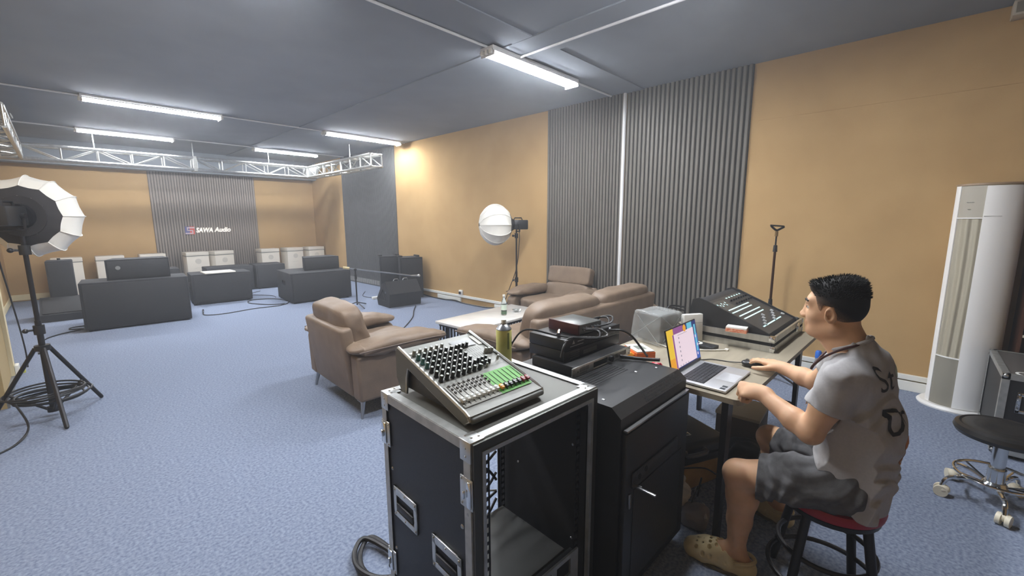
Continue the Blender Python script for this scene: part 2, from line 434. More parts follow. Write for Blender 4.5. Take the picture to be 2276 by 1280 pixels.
# pair of wedge-sided speakers by the wall
def floor_speaker(label, c, rz, tilt=0):
    t = thing('floor_speaker', label, 'loudspeaker', c, rz, 'upright speakers by the dark wall panel')
    w, d, h = .44, .42, .80
    MB().prism([(-w/2, -d/2), (w/2, -d/2), (w/2-.07, d/2), (-w/2+.07, d/2)], 0.0, h).build('cabinet', blackbox, t)
    MB().b2((-w/2+.02, -d/2-.012, .03), (w/2-.02, -d/2-.0005, h-.03), .006).build('grille', grille, t)
    for s in (-1, 1):
        MB().b2((s*.17-.03, -.1, h), (s*.17+.03, .12, h+.035), .012).build('top_handle', black_pl, t)
    MB().b2((w/2-.03, -.06, h*.5), (w/2+.0, .06, h*.5+.12), .01).build('side_handle', black_pl, t)
    return t
floor_speaker('upright black speaker standing nearest the ochre wall', (4.73, 7.30, 0), -0.30)
floor_speaker('upright black speaker half hidden by its twin and the wall panel', (4.62, 7.86, 0), -0.30)
def wedge(label, c, rz):
    t = thing('floor_monitor', label, 'floor monitor', c, rz)
    MB().prism([(-.24, 0), (.2, 0), (.24, .12), (.0, .41), (-.12, .45), (-.28, .24)], -.31, .31, 'x').build('cabinet', blackbox, t)
    g = MB(); R = rotm(rx=-math.atan2(.29, .24))
    g.box((0, .128, .273), (.54, .30, .012), .004, R=R); g.build('grille', grille, t)
    for s in (-1, 1):
        MB().tube([(s*.311, -.1, .1), (s*.314, -.02, .30), (s*.314, .16, .12), (s*.311, -.1, .1)], .006, 5).build('side_trim', grille, t)
    MB().cyl((-.312, -.13, .26), (-.318, -.13, .26), .02, n=10).build('socket', steel, t)
    for s in (-1, 1): MB().tube([(s*.09-.05, -.09, .445), (s*.09-.03, -.1, .48), (s*.09+.03, -.1, .48), (s*.09+.05, -.09, .445)], .008, 6).build('carry_handle', steel, t)
    return t
wedge('black wedge floor monitor lying on the carpet before the upright speakers', (4.16, 6.78, 0), -.08)

# cartons along the far wall
def carton_box(x, y, rz, label, h=.825):
    t = thing('white_carton', label, 'carton', (x, y, 0), rz, 'white cartons along the far wall')
    MB().b2((-.21, -.17, 0), (.21, .17, h-.085), .006).build('body', carton, t)
    MB().b2((-.214, -.174, h-.08), (.214, .174, h), .008).build('lid', carton, t)
    MB().b2((-.2155, -.1755, h-.092), (.2155, .1755, h-.08)).build('strap', grey_line, t)
    p = MB()
    for k in range(3): p.b2((-.05, -.1712, h-.2-k*.022), (.05, -.1704, h-.19-k*.022))
    p.cyl((0, -.1704, h-.21), (0, -.1708, h-.21), .06, n=18)
    p.b2((-.09, -.1712, h-.36), (.07, -.1704, h-.352))
    p.build('print', mat('carton_print', (212, 208, 198), .6), t)
    return t
cl = ['white carton behind the upright black speaker, nearest the left wall', 'second white carton from the left wall, partly behind the black speaker box',
      'white carton by the left edge of the far slatted panel, only its top showing', 'white carton straight below the coloured square of the wall sign',
      'white carton below the white letters of the wall sign, set at an angle', 'white carton at the right edge of the far slatted panel',
      'middle one of the three white cartons on the ochre right end of the far wall', 'white carton closest to the corner of the far and right walls']
for (x, rz), l in zip(((.07, 0), (.68, 0), (1.35, 0), (2.12, .05), (2.60, .28), (3.62, .08), (4.20, .16), (4.76, .1)), cl):
    carton_box(x, 11.95, rz, l)

# lettered sign on the slatted board
t = thing('wall_sign', 'white company lettering with a red and blue square on the slatted wall', 'sign', (2.05, YF-.031, 1.30))
q = MB(); red = mat('sign_red', (214, 84, 74), .5); blu = mat('sign_blue', (92, 96, 150), .5)
wl = mat('sign_white', (250, 246, 238), .4, emit=(255, 250, 240), estr=.35)
k = .76
def sb(a, b): q.b2((a[0]*k, a[1], a[2]*k), (b[0]*k, b[1], b[2]*k))
q.mt(0); sb((0, -.02, -.12), (.115, .0, .12)); q.mt(1); sb((.115, -.02, -.12), (.235, 0, .12)); q.mt(2)
for a, b in (((.045, -.024, .065), (.235, -.0205, .10)), ((0.0, -.024, -.105), (.2, -.0205, -.07)), ((.045, -.024, -.015), (.195, -.0205, .015)), ((.045, -.024, .0), (.075, -.0205, .07)), ((.17, -.024, -.08), (.2, -.0205, .0))): sb(a, b)
q.build('logo', [blu, red, mat('sign_pale', (206, 190, 196), .5)], t, smooth=0)
for txt, x0, z0, fit in (('SAWA', .205, -.045, .335), ('Audio', .575, -.038, .345)):
    MB().text(txt, .15, trs((x0, -.012, z0), rx=PI/2), .008, .22, fit=fit, bold=.005).build('lettering', wl, t, smooth=0)

# boom microphone stand
t = thing('microphone_stand', 'black boom stand with its microphone level, by the wedge monitor', 'microphone stand', (3.50, 7.07, 0))
MB().cyl((0, 0, .04), (0, 0, .66), .013, n=8).build('pole', black_metal, t)
MB().cyl((0, 0, .50), (0, 0, .58), .02, n=10).build('clutch', black_pl, t)
for k in range(3):
    a = k*2.1+.5; MB().cyl((0, 0, .09), (.26*math.cos(a), .26*math.sin(a), .012), .009, n=6).build('leg', black_metal, t)
MB().cyl((-.10, .12, .693), (.72, -.62, .545), .012, n=8).build('boom', steel, t)
MB().sph((0, 0, .665), .026, 10, 8).build('joint', black_pl, t)
MB().cyl((-.14, .155, .700), (-.06, .085, .686), .022, n=10).build('counterweight', mat('gold_cap', (200, 180, 130), .4), t)
m_ = thing('microphone', 'small microphone in the tip of the level boom', 'microphone', (4.235, 6.44, .543), -.75)
MB().cyl((-.02, 0, 0), (.10, 0, 0), .013, .018, n=10).build('body', steel, m_)
MB().sph((.12, 0, 0), .026, 10, 8).build('head', mat('mic_mesh', (190, 190, 188), .5, metal=.6), m_)

# floor cables
def floor_cable(pts, label, r=.008, m=None, plug=None):
    o = MB().tube([(x, y, r*1.05) for x, y in pts], r, 6, smooth=8).build('floor_cable', m or rubber)
    tag(o, label, 'cable')
floor_cable([(1.53, 8.55), (1.50, 8.25), (1.75, 8.15), (2.2, 8.24), (2.62, 8.22), (2.85, 8.5), (2.78, 9.0), (2.45, 9.2), (2.3, 8.9), (2.5, 8.45), (2.73, 8.33)],
            'dark cable looping over the carpet between two black subwoofers')
tag(MB().cyl((1.53, 8.55, .02), (1.55, 8.66, .02), .018, n=10).build('cable_plug', chrome), 'silver plug at the end of the loose floor cable', 'plug')
floor_cable([(2.9, 10.3), (2.6, 9.95), (2.86, 9.5), (2.86, 9.2)], 'dark cable behind the loop, running to the back row of subwoofers', .006)
floor_cable([(4.25, 6.38), (3.95, 6.0), (3.7, 5.65), (3.36, 5.29), (3.0, 4.95), (2.6, 4.6)], 'dark cable running over the carpet from the wedge monitor')
floor_cable([(.16, 8.7), (.0, 8.68), (-.03, 8.55), (.1, 8.45), (-.14, 8.26), (-.28, 7.95), (-.3, 7.2)], 'dark cable on the carpet in front of the biggest subwoofer')
floor_cable([(4.55, 7.0), (4.5, 7.4), (4.2, 7.6), (4.1, 8.0), (4.4, 8.5)], 'dark cable on the carpet behind the wedge monitor', .006)
tag(MB().b2((-.1, -.035, 0), (.1, .035, .05), .01).build('power_strip', white_pl, loc=(4.15, 7.55, 0)), 'white power strip on the carpet beside the wedge monitor', 'power strip')

# ---------------------------------------------------------------- lanterns on stands
def lantern(root, axis, R0, flat, big):
    """globe with ribs, black back cloth, lamp head; axis = unit vector from lamp head into the globe, origin at the speed ring"""
    ax = V(axis).normalized(); up = V((0, 0, 1)); sx = up.cross(ax).normalized(); up = ax.cross(sx)
    M = Matrix((( sx.x, up.x, ax.x, 0), (sx.y, up.y, ax.y, 0), (sx.z, up.z, ax.z, 0), (0, 0, 0, 1)))
    n, seg = 12, 4
    def shell(z0, z1, steps, mb, off=0):
        vs = []; N_ = n*seg
        for i in range(steps+1):
            t = z0+(z1-z0)*i/steps
            r = R0*math.sqrt(max(0, 1-((t-flat)/flat)**2))
            for k in range(N_):
                u = (k % seg)/seg; sc = 1-0.055*math.sin(PI*u)
                a = 2*PI*k/N_
                vs.append(M @ V(((r+off)*sc*math.cos(a), (r+off)*sc*math.sin(a), t)))
        fs = [(i*N_+k, i*N_+(k+1) % N_, (i+1)*N_+(k+1) % N_, (i+1)*N_+k) for i in range(steps) for k in range(N_)]
        mb.add(vs, fs)
    zc = flat*(.32 if big else .22)
    m = MB(); shell(zc, 2*flat-.001, 16, m); m.build('globe', fabric_w, root, smooth=25)
    m = MB(); shell(.02, zc, 6, m, .002); rq = R0*math.sqrt(1-((.02-flat)/flat)**2); m.at(M).cyl((0, 0, .014), (0, 0, .024), rq, n=24); m.build('back_cloth', cloth_b, root, smooth=25)
    r = MB()
    for k in range(n):
        a = 2*PI*k/n; pts = []
        for i in range(13):
            t = zc+(2*flat-.002-zc)*i/12; q = R0*math.sqrt(max(0, 1-((t-flat)/flat)**2))+.003
            pts.append(M @ V((q*math.cos(a), q*math.sin(a), t)))
        r.tube(pts, .004, 5)
    r.build('rib', fabric_w, root)
    h = MB(); h.at(M); h.cyl((0, 0, -.02), (0, 0, .05), .085, .095, n=20); h.build('speed_ring', black_metal, root)
    h = MB(); h.at(M); h.b2((-.065, -.07, -.24), (.065, .07, -.021), .015); h.build('lamp_head', black_pl, root)
    h = MB(); h.at(M); h.tube([(0, .06, -.17), (0, .10, -.15), (0, .10, -.05), (0, .06, -.03)], .009, 6); h.build('handle', black_pl, root)
    h = MB(); h.at(M); h.tube([(-.075, 0, -.1), (-.075, -.10, -.1), (.075, -.10, -.1), (.075, 0, -.1)], .011, 6); h.cyl((-.09, 0, -.1), (.09, 0, -.1), .02, n=10)
    h.build('yoke', black_metal, root)
    return M

def stand(root, h, spread, collars, r=.017, ang=0, legz=.5, legs=None):
    MB().cyl((0, 0, .06), (0, 0, h*.55), r, n=12).build('pole', black_metal, root)
    MB().cyl((0, 0, h*.55), (0, 0, h), r*.78, n=12).build('upper_pole', black_metal, root)
    for z in collars:
        c = MB().cyl((0, 0, z-.035), (0, 0, z+.035), r*1.7, n=12).build('collar', black_pl, root)
        MB().cyl((-r*1.5, 0, z), (-.065, 0, z), .008, n=8).sph((-.07, 0, z), .018, 8, 6).build('knob', black_pl, c)
    MB().cyl((0, 0, legz-.02), (0, 0, legz+.02), .045, n=12).build('leg_hub', black_metal, root)
    MB().cyl((0, 0, .05), (0, 0, .09), .035, n=12).build('brace_hub', black_metal, root)
    for k in range(3):
        a = ang+k*2*PI/3; c, s = math.cos(a), math.sin(a)
        l = MB().cyl((.04*c, .04*s, legz), (spread*c, spread*s, .015), r*.75, n=8).build('leg', black_metal, root)
        f = .62; px, pz = .04+(spread-.04)*f, legz+(0.015-legz)*f
        MB().cyl((.03*c, .03*s, .07), (px*c, px*s, pz), r*.55, n=8).build('brace', black_metal, l)
        MB().sph((spread*c, spread*s, .014), .0139, 8, 6).build('rubber_foot', rubber, l)

t = thing('lantern_light', 'lantern light on a tripod seen from its black back, beside the cream trim', 'studio light', (-0.175, 4.75, 0), 0, 'lantern lights on stands')
stand(t, 1.40, .36, (.70, 1.30), .019, ang=-1.05-.35, legz=.56)
g = bpy.data.objects.new('lantern_head', None); C.objects.link(g); g.parent = t; g.location = (0.0, 0.0, 1.545)
lantern(g, (.42, .9, .0), .30, .155, True)
t = thing('lantern_light', 'white lantern light turned side-on before the ochre wall, behind the coffee table', 'studio light', (4.68, 4.33, 0), 0, 'lantern lights on stands')
stand(t, 1.36, .33, (.42, .62, 1.28), .016, ang=2.2, legz=.40)
g = bpy.data.objects.new('lantern_head', None); C.objects.link(g); g.parent = t; g.location = (-0.05, 0.05, 1.44)
lantern(g, (-.86, .50, 0), .295, .245, False)
tag(MB().tube([(4.70, 4.30, 1.40), (4.69, 4.28, 1.2), (4.68, 4.33, .8), (4.60, 4.42, .45), (4.52, 4.55, .02)], .006, 6, smooth=6).build('mains_cable', rubber),
    'thin cord hanging from the side-on lantern down its stand', 'cord')
tag(MB().tube([(-.30, 4.80, 1.42), (-.33, 5.1, 1.25), (-.34, 5.6, .9), (-.335, 5.9, .55), (-.33, 6.0, .3), (-.335, 6.0, .145)], .006, 6, smooth=6).build('mains_cable', rubber),
    'thin cord running from the black-backed lantern to the wall socket', 'cord')
cc = MB()
for k in range(6):
    R = .165+.014*(k % 3); zz = .02+.014*k; ph = k*.9
    cc.tube([(R*1.15*math.cos(a)+.02*math.sin(ph), R*math.sin(a)+.015*math.cos(ph), zz+.008*math.sin(2*a+ph)) for a in [2*PI*i/28 for i in range(28)]], .0075, 6, closed=True)
tag(cc.build('cable_coil', rubber, loc=(-.185, 4.78, .13)), 'black cable coil hanging inside the tripod of the black-backed lantern', 'cable')
tag(MB().tube([(-.35, 4.62, .2), (-.30, 4.5, .05), (-.36, 4.3, .008), (-.5, 4.15, .008)], .007, 6, smooth=6).build('floor_cable', rubber),
    'thin cable trailing from the tripod of the black-backed lantern', 'cable')
# ---------------------------------------------------------------- leather seating (local +x is the front)
def couch(name, label, cat, loc, rz, W, D=.92, nb=1, head=False, wr=.012, bh=.86, seed=0, ph=.44, pt=.22, pz=.70):
    t = thing(name, label, cat, loc, rz, 'taupe leather armchairs' if cat == 'armchair' else None)
    aw = .17; yi = W/2-aw
    MB().b2((.06, -yi-.01, .15), (D-.06, yi+.01, .36), .03, 3).build('base', leather, t)
    # back shell, leaning
    R = rotm(ry=-.13)
    bp = MB().box((.045, 0, (.14+pz)/2), (.10, 2*yi+.06, pz-.14), .03, 3, R=R); bp.build('back_panel', leather, t)
    for s in (-1, 1):
        # arm shell: side slab with rounded front
        prof = []
        for k in range(7): a = PI/2*k/6; prof.append((D-.10+.10*math.sin(a), .42+.08*math.cos(a)-.0))
        poly = [(.03, .14), (.02, .5)]+prof+[(D-.02, .22), (D-.06, .14)]
        a0 = MB(); y0, y1 = s*(W/2-.135), s*(W/2-.005)
        a0.prism([(a, b) for a, b in poly], min(y0, y1), max(y0, y1), 'y')
        arm = a0.build('arm', leather, t)
        bv = arm.modifiers.new('b', 'BEVEL'); bv.width = .022; bv.segments = 3; bv.limit_method = 'ANGLE'; bv.angle_limit = .7
        def tp(u, v, w):
            k = 1-.55*abs(u)**2.5
            return (u, v*(1-.12*u*u), w*k)
        p = MB().cushion((D/2+.0, s*(W/2-.085), .55), (D+.03, .27, .135), 3.2, 18, wr=wr, ws=9, seed=seed+s, taper=tp, sag=lambda u, v, w: (0, 0, -.02*u*u+.012*(1 if u < -.8 else 0)))
        pad = p.build('arm_pad', leather, arm, smooth=60)
        e = MB().tube([(.02, s*(W/2+.045), .545), (D*.35, s*(W/2+.052), .553), (D*.7, s*(W/2+.05), .553), (D-.03, s*(W/2+.03), .54)], .006, 6, smooth=6)
        e.build('piping', leather_d, pad)
    for k in range(nb):
        w = 2*yi/nb; yc_ = -yi+w*(k+.5)
        MB().cushion((D*.55+.02, yc_, .405), (D*.80, w-.01, .17), 6, 14, wr=wr*.6, ws=7, seed=seed+k+5).build('seat_cushion', leather, t, smooth=60)
        c = MB().cushion((.115, yc_, bh-ph/2), (pt, w+.012, ph), 5.5, 20, R=rotm(ry=-.20), wr=wr, ws=7, seed=seed+k+11,
                         taper=lambda u, v, w_: (u*(1-.16*abs(v)**5)*(1-.10*w_), v*(1-.02*w_), w_*(1-.05*abs(v)**6)))
        c.build('back_cushion', leather, t, smooth=60)
    if head:
        MB().cushion((.075, 0, bh+.105), (.15, 2*yi-.02, .24), 8, 16, R=rotm(ry=-.22), wr=wr*.5, ws=7, seed=3).build('headrest', leather, t, smooth=60)
    for sx in (.08, D-.10):
        for s in (-1, 1):
            l = MB(); l.cyl((sx, s*(W/2-.07), .15), (sx+(-.03 if sx < .3 else .03), s*(W/2-.045), 0), .022, .009, n=10)
            l.b2((sx-.04, s*(W/2-.07)-.03, .135), (sx+.04, s*(W/2-.07)+.03, .15), .004)
            l.build('leg', steel, t)
    return t
couch('armchair', 'taupe leather armchair seen from behind, standing alone on the open carpet', 'armchair', (1.42, 3.44, 0), -.05, 1.06, .82, seed=1, ph=.40, bh=.85)
couch('armchair', 'taupe leather armchair with a raised headrest in front of the dark slatted panel', 'armchair', (4.925, 3.46, 0), PI, 1.06, .82, head=True, seed=4, bh=.64, ph=.26, pz=.60)
couch('sofa', 'long taupe leather sofa with its back to the table of electronics', 'sofa', (3.42, 2.06, 0), PI/2-.03, 2.20, .82, nb=2, bh=.835, seed=7, ph=.36, pz=.735)

# ---------------------------------------------------------------- coffee table
t = thing('coffee_table', 'white marble coffee table with black slatted sides between the seats', 'coffee table', (3.365, 3.46, 0), .03)
W, D, H = 1.25, .60, .42
MB().b2((-W/2, -D/2, H-.028), (W/2, D/2, H), .005).build('table_top', marble, t)
MB().b2((-W/2+.03, -D/2+.03, H-.055), (W/2-.03, D/2-.03, H-.0285)).build('apron', black_metal, t)
f = MB()
for s in (-1, 1): f.b2((-W/2+.03, s*(D/2-.04)-.012, .0), (W/2-.03, s*(D/2-.04)+.012, .025)); f.b2((s*(W/2-.04)-.012, -D/2+.03, 0), (s*(W/2-.04)+.012, D/2-.03, .025))
f.build('base_frame', black_metal, t)
s_ = MB()
nx = 24; ny = 11
for k in range(nx+1):
    x = -W/2+.04+(W-.08)*k/nx
    for s in (-1, 1): s_.b2((x-.006, s*(D/2-.04)-.006, .025), (x+.006, s*(D/2-.04)+.006, H-.055))
for k in range(1, ny):
    y = -D/2+.04+(D-.08)*k/ny
    for s in (-1, 1): s_.b2((s*(W/2-.04)-.006, y-.006, .025), (s*(W/2-.04)+.006, y+.006, H-.055))
s_.build('slats', black_metal, t)

pet = mat('clear_plastic', (235, 245, 245), .06, trans=.92, spec=.5)
t = thing('water_bottle', 'clear plastic water bottle on the marble coffee table', 'bottle', (3.45, 3.39, .4205))
MB().lathe([(.0, 0), (.030, 0), (.033, .01), (.033, .055), (.031, .06), (.033, .065), (.033, .13), (.030, .15), (.020, .185), (.0135, .2), (.0135, .218), (0, .218)], 20, cap=False).build('body', pet, t)
MB().lathe([(0, .219), (.0155, .219), (.0155, .24), (0, .24)], 16, cap=False).build('cap', white_pl, t)
MB().lathe([(.0336, .062), (.0336, .125)], 20, cap=False).build('label_band', mat('pale_green_band', (206, 222, 206), .4), t)
MB().lathe([(.0336, .012), (.0336, .05)], 20, cap=False).build('label_band', mat('dark_green_band', (86, 110, 84), .4), t)
t = thing('glass_dish', 'low clear dish on the marble coffee table beside the water bottle', 'dish', (3.70, 3.42, .4205))
MB().lathe([(0, .004), (.05, .004), (.058, .02), (.062, .02), (.054, 0), (0, 0)], 24, cap=False).build('bowl', pet, t)
# ---------------------------------------------------------------- open flight case on the near left
CW, CD, CH = .580, .508, .90
fc = thing('flight_case', 'tall open-fronted navy flight case carrying the small mixing desk', 'flight case', (.706, .826, 0), -.05)
Pn = .010
MB().b2((.004, .004, .05), (.004+Pn, CD-.004, CH-.004)).build('side_panel', navy, fc)
MB().b2((CW-.004-Pn, .004, .05), (CW-.004, CD-.004, CH-.004)).build('side_panel', navy, fc)
MB().b2((.014, .004, CH-.014), (CW-.014, CD-.004, CH-.0035)).build('top_panel', mat('grey_laminate', (112, 112, 106), .5, bump=.2, bscale=500), fc)
MB().b2((.014, .004, .05), (CW-.014, CD-.004, .062)).build('bottom_panel', navy, fc)
# inner linings
MB().b2((CW-.022, .02, .063), (CW-.0145, CD-.02, CH-.0145)).build('lining', black_mat, fc)
def angle(mb, a, b, o1, o2, w=.03, th=.0022):
    """L-section edging from a to b with legs pointing along o1, o2"""
    a, b, o1, o2 = V(a), V(b), V(o1), V(o2); d = (b-a)
    for o, q in ((o1, o2), (o2, o1)):
        vs = []
        for p in (a, b):
            for u, v in ((0, 0), (w, 0), (w, th), (0, th)): vs.append(p+o*u-q*(th-v))
        mb.add(vs, [(0, 1, 2, 3), (7, 6, 5, 4), (0, 4, 5, 1), (1, 5, 6, 2), (2, 6, 7, 3), (3, 7, 4, 0)])
    return mb
X, Y, Z = V((1, 0, 0)), V((0, 1, 0)), V((0, 0, 1))
def edging(a, b, o1, o2): angle(MB(), a, b, o1, o2).build('edge_trim', alu_d, fc, smooth=0)
for x, sx in ((0, 1), (CW, -1)):
    edging((x, 0, CH), (x, CD, CH), X*sx, -Z)
    for y, sy in ((0, 1), (CD, -1)): edging((x, y, .05), (x, y, CH), X*sx, Y*sy)
for y, sy in ((0, 1), (CD, -1)):
    edging((0, y, CH), (CW, y, CH), Y*sy, -Z); edging((0, y, .05), (CW, y, .05), Y*sy, Z)
# hybrid front lip framing the opening
for y0, y1 in ((-.012, .0), ):
    l = MB()
    l.b2((.002, y0, CH-.03), (CW-.002, y1, CH-.002)); l.b2((.002, y0, .05), (CW-.002, y1, .08))
    l.b2((.002, y0, .08), (.03, y1, CH-.03)); l.b2((CW-.03, y0, .08), (CW-.002, y1, CH-.03))
    l.build('front_lip', mat('dark_anodised', (78, 78, 74), .4, metal=.6), fc, smooth=0)
    l = MB()
    l.b2((.03, y0-.004, CH-.042), (CW-.03, y1, CH-.03)); l.b2((.03, y0-.004, .08), (.042, y1, CH-.042)); l.b2((CW-.042, y0-.004, .08), (CW-.03, y1, CH-.042))
    l.b2((.03, y0-.004, .08), (CW-.03, y1, .09))
    l.build('opening_trim', alu_d, fc, smooth=0)
def rivets(mb, pts, n, r=.0045):
    n = V(n)
    for p in pts: mb.cyl(V(p), V(p)+n*.003, r, r*.6, n=8)
for x, sx in ((0, 1), (CW, -1)):
    for y, sy in ((0, 1), (CD, -1)):
        cbk = MB()
        cbk.b2((x+sx*-.003, y+sy*-.003, CH-.001), (x+sx*.05, y+sy*.05, CH+.0025), .003)
        cbk.b2((x-.0028*(sx > 0)-.0*sx, y+sy*-.003, CH-.06), (x+.0028*(sx < 0), y+sy*.045, CH), .001)
        cbk.b2((x+sx*-.003, y-.0028*(sy > 0), CH-.06), (x+sx*.045, y+.0028*(sy < 0), CH), .001)
        rivets(cbk, [(x+sx*.02, y+sy*.02, CH+.002), (x+sx*.042, y+sy*.015, CH+.002), (x+sx*.015, y+sy*.042, CH+.002)], Z)
        rivets(cbk, [(x-sx*.002, y+sy*.02, CH-.02), (x-sx*.002, y+sy*.02, CH-.045)], -X*sx)
        cbk.build('corner', alu, fc)
rv = MB()
for z in (.2, .45, .68): rivets(rv, [(-.0, .015, z)], -X, .007); rivets(rv, [(.004, .05, z-.06)], -X, .008)
for z in (.30, .62): rivets(rv, [(.004, CD-.045, z)], -X, .007)
rivets(rv, [(CW-.0225, .08+.3*(k % 2), .25+.2*k) for k in range(4)], -X, .006)
rv.build('rivet', steel, fc)
def handle(y, z, w=.155, h=.115):
    t = MB()
    fr = [(-w/2, -h/2), (w/2, -h/2), (w/2, h/2), (-w/2, h/2)]
    for (a0, b0, a1, b1) in ((-w/2, -h/2, w/2, -h/2+.022), (-w/2, h/2-.03, w/2, h/2), (-w/2, -h/2, -w/2+.02, h/2), (w/2-.02, -h/2, w/2, h/2)):
        t.b2((-.003, y+a0, z+b0), (.004, y+a1, z+b1), .002)
    rivets(t, [(-.003, y+a, z+b) for a in (-w/2+.01, 0, w/2-.01) for b in (-h/2+.01, h/2-.01)], -X, .004)
    o = t.build('handle_plate', alu, fc)
    MB().b2((.0045, y-w/2+.018, z-h/2+.02), (.012, y+w/2-.018, z+h/2-.028)).build('recess', black_mat, o)
    MB().b2((-.006, y-w/2+.022, z-.028), (.003, y+w/2-.022, z+.0), .004).build('grip', rubber, o)
handle(.375, .505); handle(.130, .455)
def latch(y, z, edge):
    t = MB().b2((-.003, y-.028, z-.047), (.002, y+.028, z+.047), .006)
    rivets(t, [(-.003, y+a, z+b) for a in (-.02, .02) for b in (-.038, .038)], -X, .004)
    o = t.build('latch_plate', alu, fc)
    k = MB().b2((-.008, y-.006, z-.04), (-.0032, y+.024*edge, z+.04), .003)
    k.b2((-.016, y+.002, z-.012), (-.008, y+.008*edge+.004, z+.012), .002)
    k.build('butterfly_key', chrome, o)
latch(.02, .745, -1); latch(CD-.02, .75, 1); latch(CD-.02, .235, 1)
# rack rails with square holes
def rail(x0, x1, y, face):
    m = MB(); z0, z1 = .08, CH-.045; p = .0445/1.5; n = int((z1-z0)/p)
    hw = (x1-x0)
    for k in range(n):
        z = z0+k*p
        m.b2((x0, y, z), (x1, y+.002, z+p*.38))
    m.b2((x0, y, z0), (x0+hw*.2, y+.002, z1)); m.b2((x1-hw*.2, y, z0), (x1, y+.002, z1))
    m.build('rack_rail', black_metal, fc, smooth=0)
rail(.064, .094, .03, 1); rail(.030, .054, CD-.05, 1); rail(CW-.07, CW-.046, .03, 1); rail(CW-.056, CW-.032, CD-.05, 1)

# amplifier on the case floor
t = thing('rack_amplifier', 'grey rack amplifier with a silver front sitting inside the open flight case', 'amplifier', (.706, .826, .0625), -.05)
MB().b2((.10, .05, 0), (CW-.10, .40, .205), .004).build('chassis', mat('charcoal_metal', (84, 85, 84), .5, metal=.3), t)
fp = MB(); fx0, fx1 = .07, CW-.066
fp.b2((fx0, .012, .12), (fx1, .02, .13)); fp.b2((fx0, .012, .195), (fx1, .02, .212)); fp.b2((fx0, .012, .0), (fx1, .02, .05))
for a, b in ((fx0, fx0+.19), (fx0+.29, fx0+.32), (fx1-.045, fx1)): fp.b2((a, .012, .05), (b, .02, .12)); fp.b2((a, .012, .13), (b, .02, .195))
fp.build('front_panel', alu_d, t, smooth=0)
MB().b2((fx0+.01, .021, .01), (fx1-.01, .045, .20)).build('vent', black_mat, t)
t = thing('plastic_bag', 'crumpled clear plastic bag inside the flight case beside the amplifier', 'bag', (.855, .885, .0635))
MB().cushion((-.035, .0, .12), (.075, .10, .23), 2.4, 16, wr=.035, ws=22, seed=9).build('film', mat('crumpled_film', (210, 210, 208), .25, spec=.8), t, smooth=20)
# cables hanging behind the rails
wr = random.Random(4)
for i in range(11):
    pts = []; z0 = .84-.06*i+wr.uniform(-.03, .03)
    pts = [(.98+wr.uniform(-.02, .02), 1.24+wr.uniform(-.02, .02), z0), (1.05+wr.uniform(-.03, .04), 1.26, z0-.05+wr.uniform(-.06, .04)), (1.14, 1.25, z0-.04+wr.uniform(-.1, .06)), (1.22, 1.255, z0+wr.uniform(-.1, .06))]
    m = red_wire if i in (0, 2) else (white_wire if i == 8 else rubber)
    tag(MB().tube(pts, .004 if i in (0, 2, 8) else .006, 6, smooth=6).build('rack_cable', m),
        'red wire strung behind the rails inside the open flight case' if i in (0, 2) else ('thin white wire behind the rails low inside the open flight case' if i == 8 else 'black cable strung behind the rails inside the open flight case'),
        'cable', group='wires inside the open flight case')
for k, (R, z) in enumerate(((.0, .0), (.03, .012))):
    tag(MB().tube([(.88, 1.50, .03), (.86-R, 1.72, .025+z), (.79-R, 1.70, .02+z), (.74-R*.6, 1.60, .02+z), (.755, 1.48, .022+z), (.86, 1.40, .025+z)], .011, 8, smooth=8).build('floor_cable', rubber),
        ('outer' if R else 'inner')+' loop of the thick black cable on the carpet behind the flight case', 'cable')

# ---------------------------------------------------------------- analogue mixing desk
MW, MD = .315, .405
mx = thing('mixing_desk', 'small grey mixing desk with rows of knobs on the tall flight case', 'mixing desk', (.765, .893, CH+.0026), -.04)
mxg = mat('mixer_grey', (158, 160, 154), .45, metal=.0, var=.05, vscale=30)
mxd = mat('mixer_dark', (104, 106, 103), .45, metal=.3)
zf, zb = .030, .145
def face(u, v, h=0):     # u across 0..1, v from front 0 to back 1, h above the panel
    y = .015+v*(MD-.03)
    return V((u*MW, y, zf+.002+y*(zb+.002-zf)/(MD-.012)))+V((0, -math.sin(SL), math.cos(SL)))*h
SL = math.atan2(zb+.002-zf, MD-.012)
side = [(0, .02), (.005, zf), (.02, zf+.008), (MD-.01, zb+.012), (MD, zb), (MD, .05), (MD-.03, .004), (MD-.055, .004), (MD-.06, .06), (MD-.075, zb-.045), (.10, .028), (.02, .004)]
MB().prism([(a, b) for a, b in ((.012, .012), (.012, zf-.002), (MD-.02, zb-.004), (MD-.02, .02), (.05, .012))], .008, MW-.008, 'x').build('chassis', black_pl, mx)
for x0 in (-.008, MW-.004):
    c = MB().prism(side, x0, x0+.012, 'x').build('side_cheek', mxd, mx)
    rim = MB().tube([(x0+.006, a, b) for a, b in side],   .006, 6, closed=True); rim.build('cheek_rim', alu, c)
MB().prism([(.002, zf-.004), (.0, zf+.002), (MD-.012, zb+.004), (MD-.012, zb-.004)], 0, MW, 'x').build('face_panel', mxg, mx)
MB().b2((-.002, -.012, .008), (MW+.002, .012, zf-.002), .012, 4).build('front_lip', mxd, mx)
def strip(mb, u0, u1, v0, v1, h=.001):
    mb.quad(face(u0, v0, h), face(u1, v0, h), face(u1, v1, h), face(u0, v1, h))
g = MB(); strip(g, .52, .965, .055, .36, .0032); g.build('green_panel', mat('mixer_green', (92, 168, 66), .5), mx, smooth=0)
g = MB(); strip(g, .035, .515, .055, .36, .0032); g.build('fader_panel', mat('mixer_pale', (172, 172, 164), .5), mx, smooth=0)
g = MB(); strip(g, .60, .90, .80, .93, .0032); g.build('display', mat('mixer_screen', (92, 96, 96), .3), mx, smooth=0)
